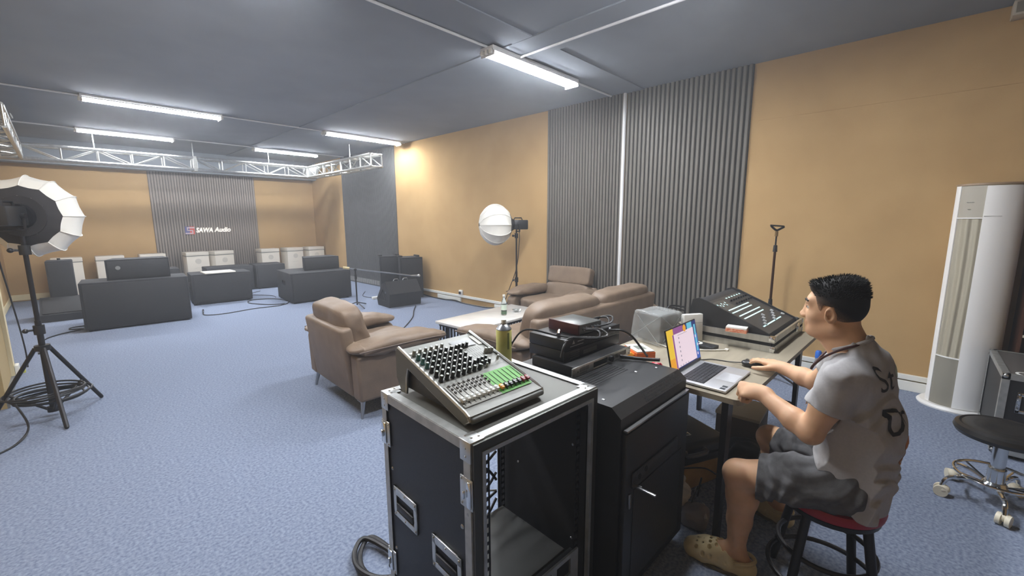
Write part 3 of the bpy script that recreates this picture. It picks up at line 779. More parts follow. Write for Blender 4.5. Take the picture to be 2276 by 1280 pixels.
g = MB(); strip(g, .05, .50, .885, .91, .0032)
for k in range(4): strip(g, .66, .95, .435+.016*k, .44+.016*k, .0032)
strip(g, .93, .985, .78, .95, .0032)
g.build('print', mat('mixer_print', (214, 214, 206), .5), mx, smooth=0)
sl_ = MB()
for k in range(15):
    u = .06+k*.063; strip(sl_, u-.004, u+.004, .075, .34, .0040)
for r in range(2):
    for k in range(9): u = .60+k*.034; strip(sl_, u-.002, u+.002, .69-.09*r, .755-.09*r, .0036)
sl_.build('fader_slots', black_mat, mx, smooth=0)
bt = MB()
for k in range(8):
    for r in range(3):
        u = .088+k*.063; c = face(u, .335-.045*r, .005); bt.box(c, (.007, .008, .006), .001, R=rotm(rx=SL))
bt.build('buttons', mat('mixer_buttons', (70, 66, 62), .5), mx)
kt = mat('knob_black', (26, 30, 28), .4); kg = mat('knob_grey', (150, 152, 146), .4); kw = mat('knob_cap', (206, 214, 210), .4)
kteal = mat('knob_teal', (70, 120, 116), .4)
KM = {}
def knob(u, v, m, s=1.0):
    if m.name not in KM:
        q = MB().lathe([(0, 0), (.0075, 0), (.0062, .004), (.0055, .017), (.0047, .0185), (0, .0185)], 10, cap=False)
        ob = q.mt(1).cyl((0, 0, .0186), (0, 0, .0196), .0042, n=8).build('knob', [m, kw], mx)
        KM[m.name] = ob.data
    else:
        ob = bpy.data.objects.new('knob', KM[m.name]); C.objects.link(ob); ob.parent = mx
    ob.location = face(u, v, .0022); ob.rotation_euler = (SL, 0, 0); ob.scale = (s, s, s)
for k in range(8):
    u = .075+k*.073
    for r in range(7):
        if k >= 6 and r < 1: continue
        v = .86-.071*r
        m = kg if (r == 0 and k < 6) else (kteal if (k == 0 and 1 <= r <= 3) else kt)
        knob(u, v, m, 1.12)
for k in range(3): knob(.64+k*.055, .80, kt)
for k in range(3): knob(.885+k*.038, .64-.01*k, kg)
for r in range(2):
    for k in range(3): knob(.66+k*.055, .53-.055*r, kt)
knob(.93, .50, kg, .8); knob(.62, .44, kg, .8); knob(.70, .44, kg, .8)
fw = mat('fader_cap_white', (224, 224, 218), .35); fo = mat('fader_cap_orange', (236, 160, 48), .35); fk = mat('fader_cap_black', (40, 38, 40), .35); fr_ = mat('fader_cap_red', (150, 44, 56), .35)
for k in range(15):
    u = .06+k*.063; v = .125 if k < 8 else .115
    m = fw if k < 8 else (fo if k == 8 else (fk if k < 13 else fr_))
    q = MB().box((0, 0, .007), (.0135, .021, .011), .003); q.mt(1).box((0, 0, .0128), (.0137, .0035, .001))
    o = q.build('fader_cap', [m, kw], mx); o.location = face(u, v, .0042); o.rotation_euler = (SL, 0, 0)

# spray can standing beside the desk
t = thing('spray_can', 'yellow-green spray can with a silver shoulder on the flight case', 'spray can', (1.252, 1.232, CH-.0034))
MB().lathe([(0, 0), (.031, 0), (.033, .004), (.033, .145), (.031, .150)], 24, cap=False).build('body', mat('can_yellow_green', (226, 220, 140), .4, rgb2=(200, 204, 116), vscale=14, var=.1), t)
MB().lathe([(.032, .150), (.033, .153), (.024, .165), (.014, .172), (.013, .176), (0, .176)], 24, cap=False).build('shoulder', steel, t)
MB().lathe([(0, .1765), (.012, .1765), (.011, .192), (.006, .194), (0, .194)], 14, cap=False).build('nozzle', white_pl, t)
lb = MB()
for a0, z0, z1 in ((-1.9, .07, .14), (-1.2, .09, .12)):
    for k in range(4):
        a, b = a0+k*.08, a0+(k+1)*.08-.03
        lb.add([(.0334*math.cos(a), .0334*math.sin(a), z0), (.0334*math.cos(b), .0334*math.sin(b), z0), (.0334*math.cos(b), .0334*math.sin(b), z1), (.0334*math.cos(a), .0334*math.sin(a), z1)], [(0, 1, 2, 3)])
lb.build('print', mat('can_print', (84, 98, 50), .4), t, smooth=0)
# ---------------------------------------------------------------- black rack cabinet
RX0, RX1, RY0, RY1, RZ = 1.305, 1.868, .70, 1.34, .83
rk = thing('rack_cabinet', 'black steel rack cabinet between the flight case and the table', 'rack cabinet', (RX0, RY0, 0), -.02)
w, d = RX1-RX0, RY1-RY0
MB().prism([(.0, .0), (w, 0), (w, d), (0, d)], .05, RZ-.075).build('body', rackblk, rk)
tc = MB()
tc.prism([(-.0, RZ-.075), (-.0, RZ-.034), (.04, RZ), (d-.02, RZ), (d, RZ-.02), (d, RZ-.0755)], .0, w, 'x'); tc.build('top_cover', rackblk, rk, smooth=0)
vt = MB()
for r in range(4):
    for k in range(26):
        c = V((.20+k*.0125+(r % 2)*.006, .006+r*.0092, RZ-.034+(.006+r*.0092)*.034/.04))
        vt.cyl(c, c+V((0, -.0006, .0007)), .0036, n=6)
vt.build('vent', black_mat, rk, smooth=0)
b_ = MB()
for x, y in ((.04, .10), (.40, .16), (.22, .33), (.10, .30), (w-.05, .12)): b_.sph((x, y, RZ), (.008, .008, .004), 10, 6)
b_.build('bolt', steel, rk)
sv = MB()
for k in range(9): sv.b2((.06, .20+k*.016, RZ), (.40, .207+k*.016, RZ+.0012))
sv.build('top_vent', black_mat, rk, smooth=0)
# door: steel frame round a perforated panel
dm = bpy.data.materials.new('perforated_door'); dm.use_nodes = True
nt = dm.node_tree; bs = nt.nodes['Principled BSDF']; tcn = nt.nodes.new('ShaderNodeTexCoord'); vo = nt.nodes.new('ShaderNodeTexVoronoi')
vo.inputs['Scale'].default_value = 130; vo.inputs['Randomness'].default_value = 0; vo.feature = 'F1'
nt.links.new(tcn.outputs['Object'], vo.inputs['Vector']); rp = nt.nodes.new('ShaderNodeValToRGB'); nt.links.new(vo.outputs['Distance'], rp.inputs['Fac'])
rp.color_ramp.elements[0].color = (.002, .002, .002, 1); rp.color_ramp.elements[1].color = (.03, .03, .032, 1); rp.color_ramp.elements[0].position = .32; rp.color_ramp.elements[1].position = .42
nt.links.new(rp.outputs['Color'], bs.inputs['Base Color']); bs.inputs['Roughness'].default_value = .5
dr = MB().b2((.01, -.022, .06), (w-.01, -.002, RZ-.09), .004).build('door', rackblk, rk)
MB().b2((.07, -.0245, .10), (w-.07, -.0225, .50)).build('mesh_panel', dm, dr, smooth=0)
MB().b2((.012, -.021, RZ-.083), (w-.012, -.004, RZ-.0765)).build('door_gap', steel, dr, smooth=0)
hb = MB().b2((.05, -.030, .515), (.44, -.0225, .575), .003)
hb.mt(1).cyl((.10, -.0305, .545), (.10, -.032, .545), .011, n=12).cyl((.15, -.0305, .555), (.15, -.032, .555), .011, n=12)
hb.build('lock_plate', [mat('lock_grey', (62, 63, 64), .4, metal=.4), black_mat], dr)
MB().b2((.055, -.060, .527), (.064, -.031, .534)).b2((.045, -.120, .527), (.056, -.031, .535), .002).build('swing_handle', steel, dr)
MB().b2((.03, -.03, .44), (.045, -.0225, .50), .003).build('hinge', steel, dr)
for x in (.05, w-.05):
    for y in (.05, d-.05): MB().cyl((x, y, 0), (x, y, .05), .025, n=12).build('foot', rubber, rk)

# ---------------------------------------------------------------- gear stacked on the rack cabinet
zt = RZ+.0015
t = thing('rack_processor', 'slim silver-fronted audio processor at the bottom of the stack on the rack cabinet', 'audio processor', (1.437, 1.008, zt), -.03)
MB().b2((.022, .004, .001), (.46, .25, .043), .002).build('chassis', black_pl, t)
fp = MB().b2((0, 0, 0), (.482, .0035, .044), .001)
fp.mt(1)
for k in range(8): fp.b2((.055+k*.009, -.0006, .016), (.059+k*.009, 0, .034))
for k in range(6): fp.b2((.055+k*.009, -.0006, .008), (.060+k*.009, 0, .011))
for k in range(14): fp.b2((.345+k*.007, -.0006, .012), (.348+k*.007, 0, .034))
fp.b2((.038, -.0006, .016), (.046, 0, .024))
fp.mt(2).b2((.16, -.0008, .010), (.27, 0, .034)); fp.mt(3).b2((.16, -.001, .0055), (.27, -.0002, .0095))
fp.build('front_panel', [alu, mat('panel_print', (120, 124, 120), .5), mat('display_green_black', (30, 34, 28), .2), white_pl], t)
MB().cyl((.297, -.014, .022), (.297, -.0002, .022), .013, n=16).build('jog_knob', black_pl, t)
hs = MB()
for x in (.012, .470):
    for z in (.010, .034): hs.cyl((x, -.0015, z), (x, 0, z), .0045, n=8)
hs.build('screw', steel, t)
def rack_unit(label, c, h, wd, dp, fn):
    t = thing('rack_unit', label, 'audio unit', c, -.03, 'black audio units on the rack cabinet')
    MB().b2((0, 0, .001), (wd, dp, h), .003).build('chassis', black_pl, t)
    f = MB().b2((-.012, -.004, .002), (wd+.012, -.0003, h-.001), .001); f.build('front_panel', black_metal, t)
    fn(MB(), t); return t
def fA(m, t):
    for k in range(4): m.b2((.03, -.0055, .010+k*.01), (.10, -.0042, .014+k*.01))
    m.b2((.13, -.0055, .012), (.24, -.0042, .032)); m.build('vent_slots', mat('grey_plate', (74, 76, 76), .4), t)
def fB(m, t):
    m.mt(0).add([(.045, -.0045, .026), (.065, -.0045, .026), (.055, -.0045, .044)], [(0, 1, 2)])
    m.b2((.085, -.0046, .030), (.135, -.0042, .034)).b2((.03, -.0046, .015), (.13, -.0042, .018))
    for k in range(4):
        for r in range(2): m.b2((.24+k*.014, -.0046, .016+r*.014), (.247+k*.014, -.0042, .024+r*.014))
    m.b2((.31, -.0046, .015), (.40, -.0042, .018)); m.build('print', mat('grey_marks', (150, 152, 152), .5), t, smooth=0)
    MB().cyl((.345, -.014, .042), (.345, -.0045, .042), .008, n=10).build('jack', steel, t)
rack_unit('lower black audio unit of the stack on the rack cabinet', (1.480, 1.078, zt+.0445), .050, .43, .215, fA)
rack_unit('upper black audio unit of the stack, with a small white triangle on its front', (1.478, 1.076, zt+.0955), .052, .43, .215, fB)
zi = zt+.1485
t = thing('audio_interface', 'small black audio interface with a dark red front on top of the stack', 'audio interface', (1.665, 1.155, zi), -.10)
MB().b2((-.075, -.09, .004), (.085, .09, .050), .004).build('body', mat('interface_grey', (92, 94, 92), .35, metal=.5), t)
rdp = mat('dark_red_plastic', (64, 24, 27), .35)
MB().b2((-.088, -.094, .001), (-.0755, .094, .053), .004).build('end_panel', rdp, t)
for x in (-.05, -.03, .01, .03, .05): MB().cyl((x, -.0905, .028), (x, -.100, .028), .007, n=10).build('jack', steel, t)
fm = trs((1.665, 1.155, zi), rz=-.10)
def W_(p): return tuple(fm @ V(p))
for pts, l in (([W_((-.05, -.10, .028)), W_((-.03, -.16, .03)), W_((-.06, -.19, .012)), (1.56, 1.00, zi+.006), (1.50, 1.12, zi+.006), (1.42, 1.25, zi+.03), (1.40, 1.32, zi-.04), (1.41, 1.36, zi-.12)], 'black lead curling from the audio interface over the left side of the stack'),
               ([W_((-.03, -.10, .028)), W_((.0, -.15, .03)), W_((.0, -.19, .012)), (1.60, .98, zi+.006), (1.52, 1.075, zi+.004), (1.46, 1.070, zi-.02), (1.445, 1.075, zi-.07)], 'grey lead curling from the audio interface down the front corner of the stack'),
               ([W_((.03, -.10, .028)), W_((.09, -.14, .045)), W_((.15, -.10, .06)), (1.83, 1.13, zi+.03), (1.86, 1.15, zi-.05), (1.87, 1.20, zi-.14)], 'black lead arching from the audio interface over the far end of the stack'),
               ([W_((.05, -.10, .028)), W_((.10, -.12, .035)), W_((.15, -.07, .05)), (1.82, 1.16, zi+.02), (1.85, 1.18, zi-.06)], 'second black lead arching beside the first over the far end of the stack')):
    tag(MB().tube(pts, .0045, 6, smooth=6).build('audio_lead', mat('grey_cable', (70, 70, 70), .45) if 'grey' in l else rubber), l, 'cable')
tag(MB().tube([(1.797, 1.052, zt+.137), (1.83, 1.00, zt+.140), (1.90, .98, zt+.10), (1.93, .95, zt+.05), (1.915, .90, zt+.01)], .0055, 6, smooth=6).build('audio_lead', rubber),
    'black lead bending from the front of the upper audio unit toward the orange box', 'cable')
tag(MB().cyl((1.50, 1.13, zi+.012), (1.53, 1.15, zi+.018), .009, n=10).cyl((1.53, 1.15, zi+.018), (1.548, 1.16, zi+.02), .006, n=8).build('jack_plug', chrome), 'silver jack plug lying on the upper audio unit', 'plug')
tag(MB().tube([(1.80, .985, zt+.02), (1.84, .93, zt+.012), (1.865, .88, zt+.012), (1.875, .82, zt+.02)], .008, 8, smooth=4).build('cable_clump', rubber), 'black plugs and cable lying on the far end of the rack cabinet', 'cable')

# ---------------------------------------------------------------- work table
TX0, TX1, TY0, TY1, TZ = 1.875, 3.40, .455, 1.26, .75
tb = thing('work_table', 'long grey-topped work table with black tapered legs', 'table', (TX0, TY0, 0), -.03)
tw, td = TX1-TX0, TY1-TY0
poly = []
for cx, cy, a0 in ((tw-.03, td-.03, 0), (.04, td-.04, PI/2), (.045, .045, PI), (tw-.03, .03, 1.5*PI)):
    for k in range(6):
        a = a0+PI/2*k/5; r = .03 if cx > 1 else .042; poly.append((cx+r*math.cos(a), cy+r*math.sin(a)))
MB().prism(poly, TZ-.024, TZ).build('table_top', tabletop_m, tb, smooth=30)
MB().b2((.12, .05, TZ-.07), (tw-.12, .075, TZ-.0245)).b2((.12, td-.075, TZ-.07), (tw-.12, td-.05, TZ-.0245)).build('apron', black_metal, tb)
for x, sx in ((.09, -1), (tw-.07, 1)):
    for y, sy in ((.085, -1), (td-.085, 1)):
        l = MB()
        l.add([(x-.032, y-.014, TZ-.0245), (x+.032, y-.014, TZ-.0245), (x+.032, y+.014, TZ-.0245), (x-.032, y+.014, TZ-.0245),
               (x+sx*.02-.022, y+sy*.0-.011, 0), (x+sx*.02+.022, y-.011, 0), (x+sx*.02+.022, y+.011, 0), (x+sx*.02-.022, y+.011, 0)],
              [(3, 2, 1, 0), (4, 5, 6, 7), (0, 1, 5, 4), (1, 2, 6, 5), (2, 3, 7, 6), (3, 0, 4, 7)])
        l.build('leg', black_metal, tb, smooth=0)
MB().cyl((tw-.06, .10, .25), (tw-.06, td-.10, .27), .010, n=8).build('cross_bar', black_metal, tb)

# laptop
lp = thing('laptop', 'open silver laptop showing a pink page, on the work table before the seated person', 'laptop', (2.092, .652, TZ+.0005), -.02)
silver = mat('laptop_silver', (206, 208, 212), .35, metal=.5)
LW, LD = .355, .245
MB().b2((-LW/2, -LD/2, .003), (LW/2, LD/2, .015), .005).build('base', silver, lp)
k_ = MB()
for r in range(6):
    for c in range(15):
        x = -.150+c*.0200; y = .085-r*.0170
        if r == 5 and 4 <= c <= 8: continue
        k_.b2((x, y-.0145, .0151), (x+.0172, y, .0168))
k_.b2((-.150+4*.02, .085-5*.017-.0145, .0151), (-.150+9*.02-.003, .085-5*.017, .0168))
kbd = MB().b2((-.155, -.020, .01505), (.152, .09, .0153)).build('keyboard', black_mat, lp, smooth=0)
k_.build('keys', mat('laptop_keys', (58, 60, 66), .5), kbd, smooth=0)
MB().b2((-.05, -.115, .0149), (.07, -.035, .01525)).build('touchpad', mat('touchpad_grey', (190, 193, 198), .3), lp, smooth=0)
st = MB()
for x in (-.165, -.135): st.b2((x, -.112, .0149), (x+.022, -.09, .0153))
st.build('sticker', mat('dark_sticker', (60, 66, 72), .4), lp, smooth=0)
Rl = Matrix.Translation((0, LD/2-.006, .016)) @ Matrix.Rotation(-.22, 4, 'X')
lid = MB(); lid.at(Rl); lid.b2((-LW/2, 0, 0), (LW/2, .006, .222), .003); lid_o = lid.build('lid', mat('laptop_bezel', (34, 35, 38), .4), lp)
def scr(mb, i, x0, z0, x1, z1, y=-.0008): mb.mt(i).quad((x0, y, z0), (x1, y, z0), (x1, y, z1), (x0, y, z1))
def em(n, c, s=.85): return mat(n, (20, 20, 20), .3, emit=c, estr=s)
s_ = MB(); s_.at(Rl); hx = LW/2-.006; z0, z1 = .018, .217
cols = [em('scr_yellow', (246, 206, 66)), em('scr_orange', (244, 170, 48)), em('scr_blue', (52, 96, 190)), em('scr_sky', (110, 200, 226)), em('scr_pink', (250, 228, 240)), em('scr_purple', (150, 90, 150)), em('scr_grey', (150, 140, 160)), em('scr_navy', (36, 52, 116))]
scr(s_, 0, -hx, z0+.06, -.10, z1); scr(s_, 1, -hx, z0, -.10, z0+.06); scr(s_, 7, -.10, z0, hx, z1, -.0006); scr(s_, 3, .06, z1-.05, .12, z1, -.0009); scr(s_, 2, .13, z0, hx, z1-.07, -.0009)
scr(s_, 5, -.10, z1-.035, .01, z1, -.0010); scr(s_, 4, -.115, z0+.006, .128, z1-.03, -.0014); scr(s_, 3, .14, z1-.16, .16, z1-.02, -.0012)
for k in range(3): scr(s_, 4, .14+(k % 2)*.012, z0+.02+k*.045, .152+(k % 2)*.012, z0+.034+k*.045, -.0013)
for k in range(6): scr(s_, 6, -.055, z0+.03+k*.022, -.046, z0+.039+k*.022, -.0018)
for k in range(4): scr(s_, 6, -.075+k*.03, z0+.008, -.068+k*.03, z0+.014, -.0018)
scr(s_, 6, -.06, z0+.158, .05, z0+.160, -.0018); scr(s_, 5, -.115, z0+.006, -.10, z1-.03, -.0016)
s_.mt(1).add([tuple(V((.028+.018*math.cos(a), -.0016, z1-.018+.018*math.sin(a)))) for a in [2*PI*i/14 for i in range(14)]], [tuple(range(14))])
s_.build('screen', cols, lid_o, smooth=0)

# mouse and its cable
t = thing('computer_mouse', 'black computer mouse under the right hand of the seated person', 'mouse', (2.385, .545, TZ+.0005), .12)
MB().cushion((0, 0, .017), (.062, .112, .036), 2.6, 14, taper=lambda u, v, w: (u*(1-.08*v*v), v, w*(1-.25*max(0, v)) if w > 0 else w*.85)).build('shell', mat('mouse_black', (40, 40, 42), .35), t, smooth=60)
MB().cyl((-.004, .03, .031), (.004, .03, .031), .008, n=12).build('wheel', steel, t)
tag(MB().tube([(2.385, .60, TZ+.012), (2.38, .66, TZ+.004), (2.36, .74, TZ+.004), (2.30, .80, TZ+.004), (2.32, .92, TZ+.004), (2.42, 1.0, TZ+.004)], .0028, 6, smooth=6).build('mouse_cord', rubber),
    'thin black cord running from the mouse across the table top', 'cord')
tag(MB().tube([(2.26, .80, TZ+.008), (2.33, .80, TZ+.008)], .007, 8).tube([(2.26, .80, TZ+.008), (2.20, .82, TZ+.004), (2.12, .84, TZ+.004)], .003, 6).build('cable_plug', rubber), 'black cable plug lying behind the laptop hinge', 'plug')
tag(MB().tube([(2.50, 1.20, TZ+.006), (2.44, 1.08, TZ+.006), (2.40, .98, TZ+.006), (2.44, .90, TZ+.006), (2.52, .80, TZ+.006), (2.58, .74, TZ+.006)], .0045, 6, smooth=6)
    .b2((2.575, .725, TZ), (2.60, .745, TZ+.012), .002).build('white_lead', white_wire), 'white cable winding over the table behind the laptop', 'cable')
# orange box with a white panel on its lid
t = thing('orange_box', 'orange box with a white plate on its lid, by the rack cabinet', 'box', (2.145, 1.055, TZ+.0005), -.62)
MB().b2((-.055, -.075, 0), (.055, .075, .046), .003).build('carton', mat('orange_card', (222, 110, 44), .5), t)
MB().b2((-.052, -.072, .0465), (.052, .072, .053), .004).build('white_plate', white_pl, t)
MB().b2((-.026, -.034, .0531), (.026, .034, .0536)).build('grey_window', mat('grey_green_glass', (126, 132, 122), .3), t, smooth=0)
tag(MB().cushion((0, 0, .02), (.14, .10, .04), 2.2, 14, wr=.02, ws=30, seed=5).build('orange_wrapper', mat('orange_foil', (240, 170, 60), .3), loc=(2.03, 1.10, TZ+.002)), 'crumpled orange and yellow wrapper beside the orange box', 'wrapper')
tag(MB().cushion((0, 0, .012), (.06, .05, .026), 2.2, 10, wr=.012, ws=40, seed=8).build('red_packet', mat('red_foil', (190, 50, 70), .35), loc=(2.03, .90, TZ+.002)), 'small red packet on the table at the left edge of the laptop screen', 'packet')
# speaker cube wrapped in plastic film
t = thing('wrapped_cube', 'dark cube wrapped in cloudy plastic film on the far edge of the table', 'package', (2.53, 1.13, TZ+.0005), -.25)
MB().b2((-.085, -.085, .01), (.085, .085, .175), .01).build('cube', mat('grey_cube', (58, 60, 62), .5), t)
MB().cushion((0, 0, .098), (.225, .225, .192), 14, 22, wr=.006, ws=16, seed=2, taper=lambda u, v, w: (u*(1-.10*w), v*(1-.10*w), w)).build('film', mat('cloudy_film', (222, 226, 224), .22, alpha=.3, spec=.8), t, smooth=50)
tp_ = MB()  # film seams with their highlights painted as pale diagonal lines
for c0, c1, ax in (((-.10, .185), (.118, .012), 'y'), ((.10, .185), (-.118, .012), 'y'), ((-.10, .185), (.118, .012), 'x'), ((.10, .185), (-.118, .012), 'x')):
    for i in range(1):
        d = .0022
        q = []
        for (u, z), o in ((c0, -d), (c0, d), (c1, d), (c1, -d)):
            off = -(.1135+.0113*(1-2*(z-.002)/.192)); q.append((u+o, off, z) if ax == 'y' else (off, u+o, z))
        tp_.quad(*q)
tp_.build('tape', mat('seam_highlight_grey', (172, 176, 175), .3), t, smooth=0)
# white carton leaning behind the laptop
t = thing('white_box', 'white carton standing upright behind the laptop screen', 'box', (2.655, .965, TZ+.0005), -.60)
MB().box((0, 0, .087), (.13, .035, .17), .004, R=rotm(rx=-.06)).build('carton', white_pl, t)
MB().box((0, -.0185, .12), (.131, .001, .0015), R=rotm(rx=-.06)).build('lid_seam', grey_line, t)
t = thing('flat_black_box', 'flat black box with a white ring on its lid beside the flight case tray', 'box', (2.575, .875, TZ+.0005), -.12)
MB().b2((-.045, -.085, 0), (.045, .085, .018), .002).build('carton', mat('black_card', (44, 46, 48), .4), t)
MB().lathe([(.020, .0181), (.036, .0181), (.036, .0186), (.020, .0186)], 28, c=(-.0, .03, 0), cap=False).build('ring', white_pl, t)

# digital mixer standing in a flight case tray
tray = thing('case_tray', 'shallow aluminium-edged flight case tray under the digital mixer', 'flight case tray', (2.715, .525, TZ+.0005), -.03)
tw2, td2, th2 = .70, .52, .092
fl = MB().b2((.006, .006, .004), (tw2-.006, td2-.006, .014)); fl.build('floor_panel', black_mat, tray)
for lo, hi, n in (((0, 0), (tw2, .012), 'y'), ((0, td2-.012), (tw2, td2), 'y'), ((0, .0125), (.012, td2-.0125), 'x'), ((tw2-.012, .0125), (tw2, td2-.0125), 'x')):
    b = MB().b2((*lo, .0), (*hi, .036)).mt(1).b2((*[v+.002 for v in lo], .0361), (*[v-.002 for v in hi], .0559)).mt(0).b2((*lo, .056), (*hi, th2))
    b.build('side_wall', [alu, black_mat], tray, smooth=0)
for x in (0, tw2):
    for y in (0, td2):
        s = MB().b2((x-.022 if x else -.003, y-.022 if y else -.003, 0), (x+.003 if x else .022, y+.003 if y else .022, .034), .004)
        s.b2((x-.03 if x else -.003, y-.03 if y else -.003, th2-.03), (x+.003 if x else .03, y+.003 if y else .03, th2+.002), .004)
        s.build('corner', chrome, tray)
lt = MB().b2((.50, -.006, .03), (.56, -.0005, .085), .003); lt.b2((.515, -.012, .045), (.545, -.006, .07), .003); lt.build('latch', chrome, tray)
dmx = thing('digital_mixer', 'black digital mixing console with painted lamp reflections in the aluminium tray', 'mixing console', (2.745, .555, TZ+.015), -.03)
dw, dd = .60, .42; fz, bz = .080, .222
dblk = mat('console_black', (40, 41, 43), .5)
MB().prism([(0, 0), (.0, fz-.02), (.012, fz), (dd-.05, bz), (dd-.01, bz+.012), (dd+.03, bz), (dd+.04, bz-.06), (dd+.04, 0)], 0, dw, 'x').build('chassis', dblk, dmx)
dsl = math.atan2(bz-fz, dd-.062)
def dface(u, v, h=0): return V((u*dw, .012+v*(dd-.062), fz+v*(bz-fz)))+V((0, -math.sin(dsl), math.cos(dsl)))*h
def dst(mb, u0, u1, v0, v1, h=.0012): mb.quad(dface(u0, v0, h), dface(u1, v0, h), dface(u1, v1, h), dface(u0, v1, h))
p = MB(); dst(p, .01, .99, .0, .99, .0008); p.build('face_panel', mat('console_grey', (66, 67, 68), .4, metal=.3), dmx, smooth=0)
p = MB(); dst(p, .06, .36, .60, .93, .0016); p.build('display', mat('console_screen', (58, 66, 70), .2), dmx, smooth=0)
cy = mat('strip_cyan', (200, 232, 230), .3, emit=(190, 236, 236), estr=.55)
def lit(u0, u1, v0, v1): m = MB(); dst(m, u0, u1, v0, v1, .0022); m.build('led_and_glint', cy, dmx, smooth=0)
for v, u0, u1 in ((.66, .10, .74), (.585, .08, .70), (.48, .10, .78), (.40, .10, .74), (.13, .16, .80)): lit(u0, u1, v, v+.022)  # long rows: ceiling-lamp reflections drawn as glowing strips
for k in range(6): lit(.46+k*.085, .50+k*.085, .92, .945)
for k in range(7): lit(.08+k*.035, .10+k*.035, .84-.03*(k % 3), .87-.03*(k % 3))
kn = None
for r in range(2):
    for k in range(7):
        if kn is None: kn = MB().lathe([(0, 0), (.007, 0), (.006, .012), (0, .012)], 10, cap=False).build('knob', black_pl, dmx); o = kn
        else: o = inst(kn, dmx)
        o.location = dface(.46+k*.08, .74+.1*r, .002); o.rotation_euler = (dsl, 0, 0)
fd = None
for k in range(9):
    if fd is None:
        fd = MB().box((0, 0, .007), (.014, .022, .012), .003).build('fader_cap', mat('fader_grey', (170, 172, 172), .4), dmx); o = fd
    else: o = inst(fd, dmx)
    o.location = dface(.245+k*.082, .16+.05*((k*5) % 4), .002); o.rotation_euler = (dsl, 0, 0)
for x0 in (-.008, dw-.004):
    MB().prism([(-.004, 0), (-.004, fz-.01), (.006, fz+.008), (dd-.06, bz+.012), (dd-.01, bz+.026), (dd+.03, bz+.012), (dd+.044, bz-.06), (dd+.044, 0)], x0, x0+.012, 'x').build('side_cheek', dblk, dmx)
t = thing('orange_carton', 'small white and orange carton leaning in the tray beside the digital mixer', 'carton', (2.70, .72, TZ+th2+.001), .1)
q = MB().b2((-.03, -.055, 0), (.03, .055, .034), .002).mt(1).b2((-.0312, -.056, .003), (.0312, .056, .024))
q.build('carton', [white_pl, mat('orange_red_print', (214, 92, 52), .5, rgb2=(236, 190, 160), vscale=60)], t)
tag(MB().tube([(2.62, 1.02, TZ+.10), (2.60, 1.10, TZ+.16), (2.68, 1.12, TZ+.2), (2.75, 1.05, TZ+.19)], .006, 6, smooth=6).tube([(2.66, 1.05, TZ+.05), (2.60, 1.14, TZ+.12), (2.72, 1.15, TZ+.18), (2.78, 1.06, TZ+.16)], .006, 6, smooth=6).build('mixer_lead', rubber),
    'black leads looping from the back of the digital mixer', 'cable')
# microphone stand behind the table
t = thing('microphone_stand', 'straight black microphone stand with an empty clip behind the digital mixer', 'microphone stand', (4.50, .935, 0))
MB().cyl((0, 0, .02), (0, 0, .74), .013, n=10).build('pole', black_metal, t)
MB().cyl((0, 0, .74), (0, 0, 1.22), .011, n=10).build('pole', mat('dark_bronze', (70, 46, 34), .35, metal=.6), t)
MB().cyl((0, 0, 1.22), (0, 0, 1.36), .007, n=10).build('pole', black_metal, t)
for z in (.74, 1.24): MB().cyl((0, 0, z-.03), (0, 0, z+.03), .019, .015, n=12).build('clutch', black_pl, t)
for k in range(3):
    a = 2.1*k+.3; MB().cyl((0, 0, .14), (.28*math.cos(a), .28*math.sin(a), .012), .009, n=8).build('leg', black_metal, t)
MB().cyl((0, 0, 1.35), (0, 0, 1.395), .014, n=10).build('clip_base', mat('bronze_clip', (120, 98, 66), .4, metal=.4), t)
cl_ = MB().tube([(-.04, .04, 1.445), (-.02, .02, 1.42), (0, 0, 1.405), (.025, -.025, 1.42), (.045, -.045, 1.435)], .010, 8, smooth=4).tube([(-.045, .045, 1.45), (0, 0, 1.445), (.045, -.045, 1.44)], .007, 8, smooth=4)
cl_.build('clip', black_pl, t)
tag(MB().tube([(3.40, .95, TZ+.2), (3.55, .75, TZ+.13), (3.47, .60, TZ+.085), (3.40, .62, TZ+.08)], .005, 6, smooth=6).build('yellow_lead', mat('yellow_white_cable', (230, 222, 170), .5)), 'pale yellow lead looping at the far end of the digital mixer', 'cable')
# bottle by the wall, beyond the table
t = thing('water_bottle', 'slim water bottle with a blue cap on the carpet beyond the table', 'bottle', (4.78, .56, 0))
MB().lathe([(0, 0), (.032, 0), (.034, .01), (.034, .17), (.026, .20), (.02, .215)], 18, cap=False).build('body', mat('frosted_bottle', (214, 222, 232), .25, trans=.4), t)
MB().lathe([(0, .2155), (.026, .2155), (.026, .27), (.018, .285), (0, .285)], 18, cap=False).build('cap', mat('blue_cap', (52, 112, 206), .4), t)
MB().lathe([(.0345, .10), (.0345, .15)], 18, cap=False).build('label_band', mat('bottle_band', (196, 190, 196), .4), t)

